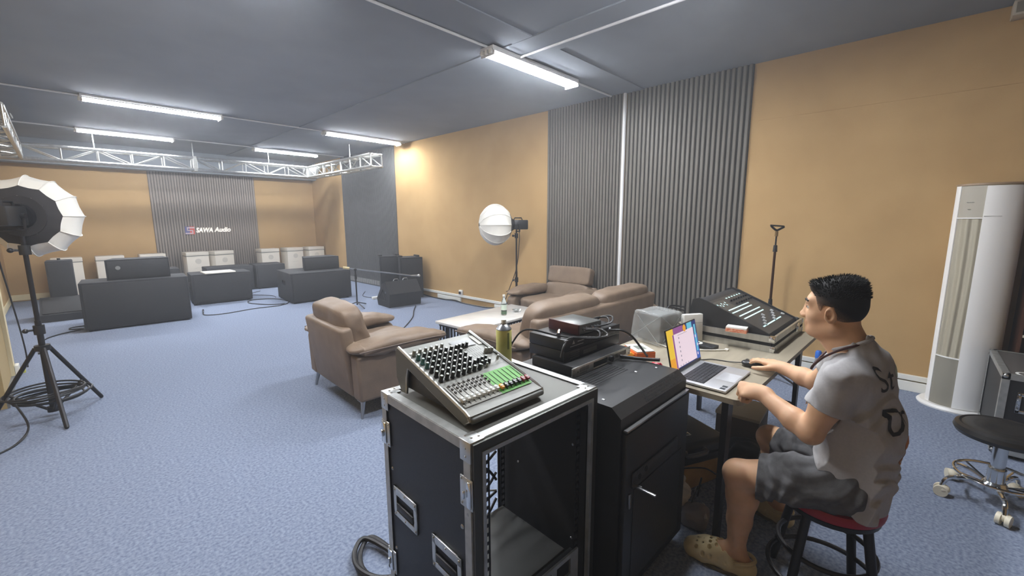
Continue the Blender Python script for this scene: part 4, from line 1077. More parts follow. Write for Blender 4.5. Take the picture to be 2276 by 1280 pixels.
# ---------------------------------------------------------------- clutter under the table
t = thing('equipment_case', 'black plastic equipment case with a silver latch under the table', 'case', (2.37, .89, .165), -.45)
MB().b2((-.20, -.17, 0), (.20, .17, .13), .03, 3).build('shell', black_pl, t)
MB().b2((-.205, -.175, .06), (.205, .175, .07)).build('seam', black_mat, t)
MB().tube([(-.06, -.08, .132), (.0, -.08, .132), (.0, -.055, .132), (-.06, -.055, .132)], .005, 6, closed=True).build('latch', chrome, t)
MB().tube([(-.12, -.172, .10), (-.12, -.20, .09), (.0, -.20, .09), (.0, -.172, .10)], .012, 8, smooth=4).build('handle', mat('grey_handle', (92, 92, 94), .4), t)
t = thing('cardboard_box', 'brown cardboard box under the black equipment case', 'box', (2.41, .90, .0), -.35)
MB().b2((-.19, -.15, 0), (.19, .15, .163), .003).build('carton', cardboard, t)
MB().tube([(-.15, -.155, .15), (0, -.175, .12), (.12, -.160, .04)], .004, 6, smooth=5).build('strap', rubber, t)
t = thing('shoulder_bag', 'soft black bag with a looped strap lying under the table by its leg', 'bag', (2.60, .60, 0), .3)
MB().cushion((0, 0, .11), (.22, .20, .22), 3.2, 16, wr=.025, ws=8, seed=6).build('body', mat('black_nylon', (32, 32, 34), .7), t, smooth=60)
MB().tube([(-.08, -.07, .20), (.0, -.09, .25), (.10, -.09, .16), (.06, -.11, .08), (-.04, -.11, .05)], .007, 8, smooth=6).build('strap', mat('grey_strap', (90, 90, 90), .6), t)
t = thing('wooden_box', 'grey-brown box with a pale lid standing behind the black bag under the table', 'box', (2.90, .70, 0), .05)
MB().b2((-.15, -.12, 0), (.15, .12, .29), .004).build('body', mat('dark_brown_board', (74, 66, 60), .6, var=.08, vscale=6), t)
MB().b2((-.155, -.125, .291), (.155, .125, .312), .003).build('lid', mat('pale_board', (152, 142, 124), .55), t)
t = thing('plastic_bag', 'crumpled white plastic bag on the carpet under the table', 'bag', (2.10, .82, 0), .2)
MB().cushion((0, 0, .085), (.22, .20, .17), 2.3, 18, wr=.05, ws=12, seed=3).build('film', mat('white_film', (214, 208, 200), .35), t, smooth=30)
tag(MB().tube([(2.04, .70, .02), (2.08, .68, .16), (2.13, .69, .12), (2.17, .69, .165), (2.22, .72, .02)], .004, 6, smooth=6).build('floor_cable', rubber), 'thin black cable looped over the white plastic bag', 'cable')
t = thing('grey_pouch', 'small grey pouch lying in front of the white plastic bag', 'pouch', (2.02, .665, 0), .2)
MB().cushion((0, 0, .045), (.14, .13, .09), 2.6, 14, wr=.02, ws=14, seed=12).build('body', mat('grey_fabric', (128, 122, 122), .8), t, smooth=60)
MB().cyl((-.05, -.06, .075), (.09, -.03, .06), .008, n=8).build('zip_pull', mat('pale_trim', (170, 160, 156), .5), t)
t = thing('folded_bag', 'dark bag with pale stripes on the carpet beside the wooden box', 'bag', (2.86, .42, 0), .2)
MB().cushion((0, 0, .12), (.18, .16, .24), 3, 14, wr=.03, ws=9, seed=21).build('body', mat('dark_green_nylon', (44, 46, 44), .6), t, smooth=60)
for x in (-.05, .04): MB().tube([(x, -.082, .04), (x+.02, -.09, .14), (x+.01, -.06, .235)], .011, 8, smooth=5).build('stripe', mat('pale_stripe', (176, 170, 160), .6), t)
tag(MB().b2((-.07, -.05, 0), (.07, .05, .08), .004).build('cardboard_box', cardboard, loc=(3.16, .58, 0)), 'small cardboard box on the carpet past the striped dark bag', 'box')
# ---------------------------------------------------------------- stools, air conditioner and cases on the near right
t = thing('bar_stool', 'low black-legged stool with a red seat under the seated person', 'stool', (1.965, .14, 0))
SH = .45
MB().lathe([(0, SH-.045), (.150, SH-.045), (.166, SH-.038), (.170, SH-.02), (.164, SH-.004), (.14, SH), (0, SH+.001)], 36, cap=False).build('seat', red_vinyl, t)
MB().lathe([(0, SH-.062), (.158, SH-.062), (.160, SH-.0455), (0, SH-.0455)], 36, cap=False).build('seat_rim', black_metal, t)
for k in range(4):
    a = PI/4+k*PI/2+.35; c, s = math.cos(a), math.sin(a)
    MB().cyl((.132*c, .132*s, SH-.0625), (.205*c, .205*s, 0), .0165, n=12).build('leg', black_metal, t)
for R, z in ((.160, .215), (.188, .10)):
    MB().tube([(R*math.cos(a), R*math.sin(a), z) for a in [2*PI*i/40 for i in range(40)]], .0095, 8, closed=True).build('foot_ring', black_metal, t)

t = thing('swivel_stool', 'round black swivel stool with chrome legs and ivory castors', 'stool', (3.265, -.435, 0), .25)
MB().lathe([(0, .365), (.15, .365), (.178, .375), (.188, .395), (.182, .415), (.165, .424), (.155, .420), (.145, .424), (.132, .421), (.12, .425), (.107, .422), (.09, .425), (.07, .422), (0, .421)], 44, cap=False).build('seat', seat_blk, t)
MB().cyl((0, 0, .345), (0, 0, .364), .09, n=20).build('seat_plate', black_metal, t)
MB().cyl((0, 0, .20), (0, 0, .345), .028, n=20).cyl((0, 0, .08), (0, 0, .20), .035, n=20).build('column', chrome, t)
MB().lathe([(0, .07), (.055, .075), (.06, .10), (.04, .125), (0, .13)], 24, cap=False).build('hub', chrome, t)
MB().tube([(.158*math.cos(a), .158*math.sin(a), .152) for a in [2*PI*i/44 for i in range(44)]], .0075, 8, closed=True).build('foot_ring', chrome, t)
for k in range(5):
    a = 2*PI*k/5+.48; c, s = math.cos(a), math.sin(a)
    lg = MB().tube([(.03*c, .03*s, .105), (.12*c, .12*s, .115), (.19*c, .19*s, .105), (.215*c, .215*s, .055)], .011, 10, smooth=5)
    lg = lg.tube([(.04*c, .04*s, .11), (.158*c, .158*s, .15)], .005, 6).build('leg', chrome, t)
    w = MB()
    ca = a+1.1; px, py = .215*c, .215*s
    for s2 in (-1, 1):
        o = V((math.cos(ca), math.sin(ca), 0))*.014*s2
        w.cyl(V((px, py, .030))+o*.55, V((px, py, .030))+o*1.8, .0298, n=18)
    w.sph((px-.010*math.sin(ca), py+.010*math.cos(ca), .040), (.028, .028, .024), 12, 8)
    w.build('castor', ivory, lg)

# floor-standing air conditioner
ac = thing('air_conditioner', 'tall white floor-standing air conditioner against the ochre wall', 'air conditioner', (4.84, -.365, 0), .12)
acw = mat('ac_white', (242, 241, 238), .35); acg = mat('ac_grey', (168, 162, 148), .45); acb = mat('ac_beige', (206, 196, 172), .45)
def arc(a0, a1, rx, ry, n):   # angles from -x (front) toward +y (positive)
    return [(-rx*math.cos(a0+(a1-a0)*k/n), ry*math.sin(a0+(a1-a0)*k/n)) for k in range(n+1)]
rx, ry = .165, .185; Hc = 1.76
MB().prism(arc(-PI, PI, rx-.012, ry-.012, 48)[:-1], .03, Hc-.015).build('body', acb, ac)
MB().lathe([(0, 0), (1.24, 0), (1.26, .012), (1.18, .03), (0, .03)], 48, sx=rx, sy=ry, cap=False).build('base', acw, ac)
MB().prism(arc(-PI, PI, rx, ry, 48)[:-1], Hc-.0145, Hc).build('top_lid', mat('ac_top', (150, 128, 104), .4), ac)
def shell(a0, a1, z0, z1, off, m, name, par=ac, th=.01):
    o = arc(a0, a1, rx+off, ry+off, 14); i = arc(a1, a0, rx+off-th, ry+off-th, 14)
    return MB().prism(o+i, z0, z1).build(name, m, par)
shell(1.12, 1.42, .031, Hc-.016, .004, acw, 'edge_strip')
shell(.28, 1.115, Hc-.25, Hc-.018, -.001, acg, 'control_panel')
shell(.28, 1.115, .031, .42, -.001, mat('ac_lower', (140, 136, 124), .45), 'lower_panel')
shell(-1.15, .275, .035, Hc-.022, .012, acw, 'front_door', th=.02)
shell(-1.75, -1.155, .031, Hc-.018, .002, acb, 'side_panel')
dp = bpy.data.materials.new('wave_panel'); dp.use_nodes = True; nt = dp.node_tree; bs = nt.nodes['Principled BSDF']
bs.inputs['Base Color'].default_value = (*lin((172, 165, 146)), 1); bs.inputs['Roughness'].default_value = .5
tcn = nt.nodes.new('ShaderNodeTexCoord'); mp = nt.nodes.new('ShaderNodeMapping'); wv = nt.nodes.new('ShaderNodeTexWave'); bmp = nt.nodes.new('ShaderNodeBump')
mp.inputs['Scale'].default_value = (0.0, 3.0, .55); wv.inputs['Scale'].default_value = 2.2; wv.inputs['Distortion'].default_value = 2.5; wv.inputs['Detail'].default_value = 0; wv.inputs['Detail Scale'].default_value = .6
wv.bands_direction = 'Y'; bmp.inputs['Strength'].default_value = .8; bmp.inputs['Distance'].default_value = .02
nt.links.new(tcn.outputs['Object'], mp.inputs['Vector']); nt.links.new(mp.outputs['Vector'], wv.inputs['Vector']); nt.links.new(wv.outputs['Fac'], bmp.inputs['Height']); nt.links.new(bmp.outputs['Normal'], bs.inputs['Normal'])
shell(.28, 1.115, .43, Hc-.258, -.004, dp, 'vent_panel')
shell(.28, 1.115, Hc-.2575, Hc-.2505, .003, acw, 'trim_line'); shell(.28, 1.115, .4205, .4295, .004, acw, 'trim_line')
pr = MB()
for a in (.62, .70, .78):
    x, y = arc(a, a, rx-.0005, ry-.0005, 1)[0]; pr.b2((x-.003, y-.008, Hc-.14), (x+.002, y+.008, Hc-.137))
x, y = arc(.70, .70, rx, ry, 1)[0]; pr.b2((x-.004, y-.012, Hc-.19), (x+.002, y+.012, Hc-.187))
pr.build('print', grey_line, ac)
x, y = arc(.02, .02, rx+.0125, ry+.0125, 1)[0]
MB().b2((x-.0005, y-.045, Hc-.243), (x+.004, y+.045, Hc-.238)).build('name_mark', mat('silver_mark', (196, 194, 190), .4), ac)

# flight case on the right
rf = thing('flight_case', 'low black flight case with white painted letters behind the swivel stool', 'flight case', (3.955, -1.12, 0), 0)
fx, fy, fh = .70, .64, .546
MB().b2((.004, .004, .03), (fx-.004, fy-.004, fh-.004)).build('body', mat('case_black', (26, 26, 30), .5, bump=.2, bscale=420), rf)
MB().b2((.03, .03, fh-.0039), (fx-.03, fy-.03, fh-.002)).build('lid_panel', mat('case_lid', (84, 80, 78), .5), rf)
def e2(a, b, o1, o2): angle(MB(), a, b, o1, o2, .032).build('edge_trim', alu_d, rf, smooth=0)
for x, sx in ((0, 1), (fx, -1)):
    for z, sz in ((fh, -1), (.03, 1)): e2((x, 0, z), (x, fy, z), X*sx, Z*sz)
    for y, sy in ((0, 1), (fy, -1)): e2((x, y, .03), (x, y, fh), X*sx, Y*sy)
for y, sy in ((0, 1), (fy, -1)):
    for z, sz in ((fh, -1), (.03, 1)): e2((0, y, z), (fx, y, z), Y*sy, Z*sz)
for x, sx in ((0, 1), (fx, -1)):
    for y, sy in ((0, 1), (fy, -1)):
        for z, sz in ((fh, -1), (.03, 1)):
            MB().sph((x+sx*.012, y+sy*.012, z+sz*.012), .019, 12, 8).build('ball_corner', alu, rf)
for zc, hh in ((fh-.17, .13), (.12, .10)):
    m = MB()
    for lo, hi in (((fy-.34, zc-hh/2), (fy-.07, zc-hh/2+.02)), ((fy-.34, zc+hh/2-.02), (fy-.07, zc+hh/2)), ((fy-.34, zc-hh/2), (fy-.32, zc+hh/2)), ((fy-.09, zc-hh/2), (fy-.07, zc+hh/2))):
        m.b2((-.005, lo[0], lo[1]), (.004, hi[0], hi[1]), .003)
    rivets(m, [(-.005, fy-.08-.25*i/4, zc+hh/2-.01) for i in range(5)]+[(-.005, fy-.08, zc-hh/2+.02+.03*i) for i in range(3)], -X, .006)
    h = m.build('handle_plate', chrome, rf)
    MB().b2((-.012, fy-.30, zc-.02), (.003, fy-.11, zc+.02), .006).build('grip', mat('clear_grip', (140, 144, 140), .2, metal=.6), h)
w = MB().text('OZL', .13, trs((.03, fy-.05, fh-.0015), rz=-PI/2), .0008, align='LEFT')
w.build('lettering', white_pl, rf, smooth=0)
MB().b2((.08, .08, fh-.0015), (.26, .30, fh-.0005)).build('sticker', white_pl, rf, smooth=0)
for x in (.08, fx-.08):
    for y in (.08, fy-.08): MB().b2((x-.03, y-.03, 0), (x+.03, y+.03, .0295), .005).build('foot', rubber, rf)

# bookcase beyond the air conditioner
bk = thing('bookcase', 'dark brown open bookcase just beyond the air conditioner', 'bookcase', (4.73, -1.75, 0))
br = mat('brown_board', (74, 44, 30), .5); bw, bd, bh_ = 1.14, .29, 1.9
MB().b2((bd-.015, 0, 0), (bd, bw, bh_)).build('back_board', br, bk)
for y in (0, bw-.02): MB().b2((0, y, 0), (bd-.0155, y+.02, bh_)).build('side_board', br, bk)
for k in range(9):
    z = .02+.209*k
    s = MB().b2((.004, .0205, z), (bd-.0155, bw-.0205, z+.018)); s = s.build('shelf_board', br, bk)
    MB().b2((-.002, .021, z), (.0035, bw-.021, z+.018)).build('edge_band', mat('pale_edge', (206, 196, 178), .5), s)

t = thing('wall_box', 'small beige box fixed high on the ochre wall at the ceiling', 'box', (4.96, -.43, 2.99))
MB().b2((-.07, -.10, -.05), (.069, .10, .05), .006).build('housing', mat('beige_metal', (182, 172, 156), .5), t)
MB().b2((-.0725, -.085, -.035), (-.0705, .085, .035)).build('front', mat('beige_grille', (140, 134, 122), .6), t)
# ---------------------------------------------------------------- the seated person (signed-distance modelling)
class SDF:
    def __init__(s, lo, hi, h):
        s.lo = np.array(lo, np.float32); s.h = h
        s.n = tuple(int(math.ceil((b-a)/h))+1 for a, b in zip(lo, hi))
        s.f = np.full(s.n, 0.05, np.float32)
    def sub(s, bl, bh):
        i0 = [max(0, int((bl[k]-s.lo[k])/s.h)-1) for k in range(3)]
        i1 = [min(s.n[k], int((bh[k]-s.lo[k])/s.h)+3) for k in range(3)]
        if any(a >= b for a, b in zip(i0, i1)): return None
        sl = tuple(slice(a, b) for a, b in zip(i0, i1))
        g = np.meshgrid(*[(s.lo[k]+s.h*np.arange(i0[k], i1[k])).astype(np.float32) for k in range(3)], indexing='ij', sparse=True)
        return sl, g
    def put(s, d, sl, k, mode='add'):
        a = s.f[sl]
        if mode == 'add':
            if k > 0:
                h = np.maximum(k-np.abs(a-d), 0)/k; s.f[sl] = np.minimum(a, d)-h*h*k*.25
            else: s.f[sl] = np.minimum(a, d)
        else:
            d = -d
            if k > 0:
                h = np.maximum(k-np.abs(a-d), 0)/k; s.f[sl] = np.maximum(a, d)+h*h*k*.25
            else: s.f[sl] = np.maximum(a, d)
    def cap(s, a, b, ra, rb, k=.02, sx=1.0, sz=1.0, mode='add', m=.05):
        """tapered capsule; sx/sz widen it in x/z about its axis"""
        a = np.array(a, np.float32); b = np.array(b, np.float32); r = max(ra, rb)
        ext = np.array([r*max(1, sx), r, r*max(1, sz)])+m
        q = s.sub(np.minimum(a, b)-ext, np.maximum(a, b)+ext)
        if q is None: return s
        sl, (X_, Y_, Z_) = q; d = b-a; L = max(float(d @ d), 1e-9)
        px, py, pz = X_-a[0], Y_-a[1], Z_-a[2]
        t = np.clip((px*d[0]+py*d[1]+pz*d[2])/L, 0, 1)
        rr = ra+(rb-ra)*t
        ex, ey, ez = (px-t*d[0])/sx, py-t*d[1], (pz-t*d[2])/sz
        s.put(np.sqrt(ex*ex+ey*ey+ez*ez)-rr, sl, k, mode); return s
    def ell(s, c, r, k=.02, R=None, mode='add', m=.05):
        c = np.array(c, np.float32); e = max(r)+m
        q = s.sub(c-e, c+e)
        if q is None: return s
        sl, (X_, Y_, Z_) = q; p = [X_-c[0], Y_-c[1], Z_-c[2]]
        if R is not None:
            Ri = R.to_3x3().transposed(); p = [p[0]*Ri[i][0]+p[1]*Ri[i][1]+p[2]*Ri[i][2] for i in range(3)]
        k0 = np.sqrt((p[0]/r[0])**2+(p[1]/r[1])**2+(p[2]/r[2])**2)
        k1 = np.sqrt((p[0]/r[0]**2)**2+(p[1]/r[1]**2)**2+(p[2]/r[2]**2)**2)+1e-9
        s.put(k0*(k0-1)/k1, sl, k, mode); return s
    def chain(s, pts, k=.012, kk=None, **kw):
        for (a, ra), (b, rb) in zip(pts[:-1], pts[1:]): s.cap(a, b, ra, rb, k, **kw)
        return s
    def cut(s, p, n, k=0.004):
        """keep the side n points to"""
        sl, (X_, Y_, Z_) = s.sub(s.lo-1, s.lo+np.array(s.n)*s.h+1)
        n = V(n).normalized()
        d = (X_-p[0])*n[0]+(Y_-p[1])*n[1]+(Z_-p[2])*n[2]
        s.put(d, sl, k, 'sub'); return s
    def mesh(s):
        f = s.f; f[0], f[-1] = .05, .05; f[:, 0], f[:, -1] = .05, .05; f[:, :, 0], f[:, :, -1] = .05, .05
        ins = f < 0
        cnt = np.zeros(tuple(k-1 for k in s.n), np.uint8)
        for i in (0, 1):
            for j in (0, 1):
                for k in (0, 1): cnt += ins[i:s.n[0]-1+i, j:s.n[1]-1+j, k:s.n[2]-1+k]
        act = np.argwhere((cnt > 0) & (cnt < 8))
        idx = np.full(cnt.shape, -1, np.int32); idx[tuple(act.T)] = np.arange(len(act))
        cor = {}
        for i in (0, 1):
            for j in (0, 1):
                for k in (0, 1): cor[i, j, k] = f[act[:, 0]+i, act[:, 1]+j, act[:, 2]+k]
        acc = np.zeros((len(act), 3)); w = np.zeros(len(act))
        for ax in range(3):
            for u in (0, 1):
                for v in (0, 1):
                    c0 = [u, v]; c0.insert(ax, 0); c1 = [u, v]; c1.insert(ax, 1)
                    a, b = cor[tuple(c0)], cor[tuple(c1)]; m = (a < 0) != (b < 0)
                    t = np.where(m, a/np.where(m, a-b, 1), 0)
                    p = np.tile(np.array(c0, float), (len(act), 1)); p[:, ax] = t
                    acc += p*m[:, None]; w += m
        P = (act+acc/w[:, None])*s.h+s.lo
        Q = []
        for ax in range(3):
            o = [0, 1, 2]; o.remove(ax)
            a = [slice(None)]*3; b = [slice(None)]*3; a[ax] = slice(0, -1); b[ax] = slice(1, None)
            A, B = ins[tuple(a)], ins[tuple(b)]
            e = np.argwhere(A != B); e = e[(e[:, o[0]] > 0) & (e[:, o[1]] > 0)]
            fl = A[tuple(e.T)]
            def cell(d0, d1):
                c = e.copy(); c[:, o[0]] -= d0; c[:, o[1]] -= d1
                return idx[tuple(c.T)]
            q = np.stack([cell(1, 1), cell(0, 1), cell(0, 0), cell(1, 0)], 1)
            if ax == 1: fl = ~fl
            q[~fl] = q[~fl][:, ::-1]
            Q.append(q)
        return P, np.concatenate(Q)
    def build(s, name, mats, parent=None, paint=None, smooth=0):
        P, Q = s.mesh()
        for _ in range(smooth):
            S = np.zeros_like(P); W_n = np.zeros(len(P))
            for a, b in ((0, 1), (1, 2), (2, 3), (3, 0)):
                np.add.at(S, Q[:, a], P[Q[:, b]]); np.add.at(W_n, Q[:, a], 1); np.add.at(S, Q[:, b], P[Q[:, a]]); np.add.at(W_n, Q[:, b], 1)
            P = P*.5+S/np.maximum(W_n, 1)[:, None]*.5
        me = bpy.data.meshes.new(name); me.vertices.add(len(P)); me.vertices.foreach_set('co', P.astype(np.float32).ravel())
        me.loops.add(Q.size); me.loops.foreach_set('vertex_index', Q.ravel().astype(np.int32))
        me.polygons.add(len(Q)); me.polygons.foreach_set('loop_start', np.arange(0, Q.size, 4, dtype=np.int32)); me.polygons.foreach_set('loop_total', np.full(len(Q), 4, np.int32))
        for m in (mats if isinstance(mats, (list, tuple)) else [mats]): me.materials.append(m)
        if paint is not None: me.polygons.foreach_set('material_index', paint(P[Q].mean(1)).astype(np.int32))
        me.polygons.foreach_set('use_smooth', np.ones(len(Q), bool))
        me.update(calc_edges=True); me.validate()
        o = bpy.data.objects.new(name, me); C.objects.link(o)
        if parent: o.parent = parent
        return o

skin = mat('skin', (208, 166, 132), .5, var=.05, vscale=30, spec=.35)
skin.node_tree.nodes['Principled BSDF'].inputs['Subsurface Weight'].default_value = .08
skin.node_tree.nodes['Principled BSDF'].inputs['Subsurface Radius'].default_value = (.02, .008, .004)
lip_m = mat('lips', (186, 120, 102), .45)
shirt_m = mat('grey_tshirt', (168, 167, 168), .9, var=.04, vscale=120, bump=.12, bscale=900, spec=.15)
short_m = mat('grey_shorts', (98, 98, 100), .85, vscale=30, bump=.2, bscale=500, spec=.2, rgb2=(80, 80, 82))
hair_m = mat('black_hair', (26, 24, 23), .7, spec=.3)
croc_m = mat('ivory_clog', (206, 192, 150), .5, var=.04, vscale=20)

CXp = 1.95
per = thing('person', 'person in grey t-shirt and shorts seated on the stool, hand on a mouse', 'person', (0, 0, 0))
def hand(B, W_, fwd, up, L_, curl, palm_w=.082, tlen=1.0, thumb_dir=None, s=1.0):
    """five fingers rooted in a palm: W_ wrist, fwd/up unit vectors, L_ unit vector toward the thumb side, curl per finger (three bends in radians)"""
    W_, fwd, up, L_ = V(W_), V(fwd).normalized(), V(up).normalized(), V(L_).normalized()
    def p(a, b, c): return tuple(W_+fwd*(a*s)+L_*(b*s)+up*(c*s))
    # palm as a fan of overlapping bones
    for j, b in enumerate((.028, .009, -.010, -.028)):
        B.cap(p(.005, b*.6, 0), p(.082-.006*abs(j-1), b, .004), .0175, .0135, .012)
    B.cap(p(-.02, 0, 0), p(.03, 0, 0), .025, .022, .02, m=.03)
    lens = ((.040, .025, .020), (.045, .029, .022), (.042, .027, .021), (.033, .020, .018))
    for j, b in enumerate((.030, .010, -.011, -.030)):
        o = V(p(.084-.007*abs(j-1), b, .004)); a = 0.0; d0 = fwd+L_*(b*1.6)
        d0.normalize(); rs = (.0095, .0088, .0080, .0070)
        for i in range(3):
            a += curl[j][i]; d = d0*math.cos(a)-up*math.sin(a)
            e = o+d*(lens[j][i]*s)
            B.cap(tuple(o), tuple(e), rs[i], rs[i+1], .005, m=.02); o = e
    td = V(thumb_dir).normalized() if thumb_dir is not None else (fwd*.75+L_*.65-up*.15).normalized()
    a0 = V(p(.022, .026, -.004)); a1 = a0+(td*.6+L_*.4).normalized()*.040*s; a2 = a1+td*.034*s; a3 = a2+(td*.9+fwd*.35).normalized()*.026*s
    B.cap(tuple(a0), tuple(a1), .0155, .0125, .010); B.cap(tuple(a1), tuple(a2), .0118, .0105, .005, m=.02); B.cap(tuple(a2), tuple(a3), .0105, .0082, .004, m=.02)

B = SDF((1.68, -.10, 0.02), (2.60, .72, 1.31), .0028)
# torso and pelvis
for a, b, ra, rb in (((CXp, .08, .54), (CXp, .085, .64), .085, .083), ((CXp, .085, .64), (CXp, .085, .80), .085, .088), ((CXp, .085, .80), (CXp, .115, .93), .088, .082)):
    B.cap(a, b, ra, rb, .04, sx=1.35)
B.cap((CXp-.11, .125, .965), (CXp+.11, .125, .965), .055, .055, .05)
# neck
B.cap((CXp, .105, .98), (CXp, .165, 1.10), .062, .056, .03)
B.cap((CXp, .155, 1.02), (CXp, .215, 1.085), .040, .040, .03)
# skull, face and jaw
B.ell((CXp, .190, 1.195), (.073, .087, .084), .03)
B.ell((CXp, .222, 1.150), (.063, .060, .085), .03)
for s_ in (-1, 1):
    B.cap((CXp+s_*.052, .185, 1.105), (CXp+s_*.016, .252, 1.085), .022, .017, .025)
    B.ell((CXp+s_*.038, .247, 1.143), (.022, .018, .018), .02)                      # cheek
B.ell((CXp, .258, 1.083), (.020, .016, .017), .018)                                 # chin
B.cap((CXp-.04, .263, 1.200), (CXp+.04, .263, 1.200), .012, .012, .02)              # brow
for s_ in (-1, 1): B.ell((CXp+s_*.031, .284, 1.176), (.017, .014, .012), .012, mode='sub')
B.cap((CXp, .276, 1.180), (CXp, .288, 1.144), .008, .011, .012)                    # nose
B.ell((CXp, .291, 1.141), (.011, .0105, .0095), .008)
for s_ in (-1, 1): B.ell((CXp+s_*.0125, .286, 1.137), (.008, .010, .0075), .006)
B.cap((CXp-.017, .273, 1.1145), (CXp+.017, .273, 1.1145), .0085, .0085, .008); B.cap((CXp-.015, .270, 1.1025), (CXp+.015, .270, 1.1025), .0085, .0085, .008)
B.cap((CXp-.022, .288, 1.1085), (CXp+.022, .288, 1.1085), .0028, .0028, .003, mode='sub')
for s_ in (-1, 1):                                                                   # ears
    R = rotm(rx=-.15, rz=s_*-.35)
    ex = CXp+s_*.077
    B.ell((ex, .196, 1.158), (.009, .019, .031), .006, R=R)
    B.ell((ex+s_*.009, .199, 1.160), (.010, .0115, .018), .003, R=R, mode='sub'); B.ell((ex+s_*.002, .205, 1.155), (.006, .005, .007), .002, mode='sub')
    B.ell((ex+s_*.003, .209, 1.150), (.006, .006, .009), .004)
# left arm (toward the camera) resting a loose fist on the table
Lw, Le, Ls = V((1.872, .392, .812)), V((1.768, .205, .748)), V((1.785, .135, .955))
B.chain([(Ls, .054), (Ls.lerp(Le, .5), .046), (Le, .040)], .02)
B.chain([(Le, .040), (Le.lerp(Lw, .3), .042), (Lw, .0265)], .015)
f = (V((1.882, .470, .800))-Lw).normalized()
hand(B, Lw, f, V((-.45, -.05, .9)), V((.75, .25, .55)).normalized(), ((1.35, 1.55, .9), (1.4, 1.6, .9), (1.4, 1.6, .9), (1.35, 1.55, .9)), thumb_dir=(.55, .45, -.75), s=.95)
# right arm reaching to the mouse
Rw_, Re, Rs = V((2.318, .405, .797)), V((2.245, .262, .785)), V((2.115, .14, .955))
B.chain([(Rs, .054), (Rs.lerp(Re, .5), .046), (Re, .040)], .02)
B.chain([(Re, .040), (Re.lerp(Rw_, .35), .041), (Rw_, .026)], .015)
hand(B, Rw_, (.42, .90, .03), (.0, .05, 1), (-.9, .42, 0), ((.08, .35, .25), (.06, .32, .25), (.1, .38, .3), (.15, .4, .3)), thumb_dir=(-.05, .98, -.22), s=.95)
# legs
Lh, Lk, La = V((1.865, .095, .535)), V((1.812, .435, .468)), V((1.848, .428, .108))
B.chain([(Lh, .088), (Lh.lerp(Lk, .5), .076), (Lk, .055)], .03)
B.chain([(Lk, .055), (Lk.lerp(La, .28)+V((0, -.018, 0)), .058), (Lk.lerp(La, .6)+V((0, -.01, 0)), .046), (La, .034)], .02)
Rh, Rk, Ra = V((2.035, .095, .535)), V((2.22, .41, .475)), V((2.335, .375, .108))
B.chain([(Rh, .088), (Rh.lerp(Rk, .5), .076), (Rk, .055)], .03)
B.chain([(Rk, .055), (Rk.lerp(Ra, .28)+V((.01, -.012, 0)), .056), (Rk.lerp(Ra, .6), .045), (Ra, .034)], .02)
def footbones(B, A, t):
    A, t = V(A), V(t).normalized()
    B.chain([(A, .034), (A+t*.05+V((0, 0, -.035)), .034), (A+t*.13+V((0, 0, -.062)), .026)], .02)
    B.cap(A, A-t*.035+V((0, 0, -.05)), .030, .028, .02)
Lt, Rt = V((-.14, 1, 0)).normalized(), V((.30, .95, 0)).normalized()
footbones(B, La, Lt); footbones(B, Ra, Rt)
def skin_paint(c):
    l = (np.abs(c[:, 0]-CXp) < .022) & (c[:, 1] > .266) & (c[:, 2] > 1.0965) & (c[:, 2] < 1.1205)
    return l*1
body = B.build('body', [skin, lip_m], per, skin_paint, smooth=1)
del B
# eyes, brows
for s_ in (-1, 1):
    e = MB().sph((CXp+s_*.031, .2655, 1.176), .0115, 16, 10); e = e.build('eye', mat('eye_white', (226, 220, 212), .25), per)
    MB().sph((CXp+s_*.031, .2718, 1.176), (.0074, .0066, .0074), 12, 8).build('iris', mat('iris_dark', (30, 22, 18), .2), e)
    MB().tube([(CXp+s_*.017, .2715, 1.1805), (CXp+s_*.031, .2765, 1.183), (CXp+s_*.044, .266, 1.179)], .0024, 8, smooth=4).build('eyelid', skin, e)
    MB().tube([(CXp+s_*.013, .2805, 1.199), (CXp+s_*.03, .2808, 1.2035), (CXp+s_*.040, .2775, 1.2035), (CXp+s_*.053, .2705, 1.200)], lambda t_: .0058*(1-.5*t_), 8, smooth=4).build('eyebrow', hair_m, per)
# hair: a close cap over the skull with longer top and a tuft at the brow
Hs = SDF((1.84, .04, 1.06), (2.06, .34, 1.33), .0025)
Hs.ell((CXp, .190, 1.195), (.0805, .0945, .090), 0)
Hs.ell((CXp, .186, 1.232), (.070, .083, .058), .012); Hs.ell((CXp, .150, 1.228), (.064, .050, .050), .012)
Hs.ell((CXp, .250, 1.256), (.052, .028, .017), .015); Hs.ell((CXp, .160, 1.262), (.056, .055, .034), .015)
X_, Y_, Z_ = np.meshgrid(*[(Hs.lo[k]+Hs.h*np.arange(Hs.n[k])).astype(np.float32) for k in range(3)], indexing='ij', sparse=True)
hy = np.interp(Y_.ravel(), [.08, .12, .15, .175, .19, .222, .228, .236, .25, .27, .30], [1.105, 1.115, 1.125, 1.13, 1.19, 1.193, 1.165, 1.175, 1.222, 1.238, 1.243]).astype(np.float32).reshape(Y_.shape)
Hs.f = np.maximum(Hs.f, hy-Z_+.002*np.sin(Y_*900)*np.cos(X_*700))
fade = bpy.data.materials.new('hair_with_fade'); fade.use_nodes = True; nt = fade.node_tree; bs = nt.nodes['Principled BSDF']; bs.inputs['Roughness'].default_value = .75; bs.inputs['Specular IOR Level'].default_value = .25
def nd(t_, **k):
    n_ = nt.nodes.new(t_)
    for q, v in k.items(): setattr(n_, q, v)
    return n_
tcn = nd('ShaderNodeTexCoord'); sep = nd('ShaderNodeSeparateXYZ'); nt.links.new(tcn.outputs['Object'], sep.inputs[0])
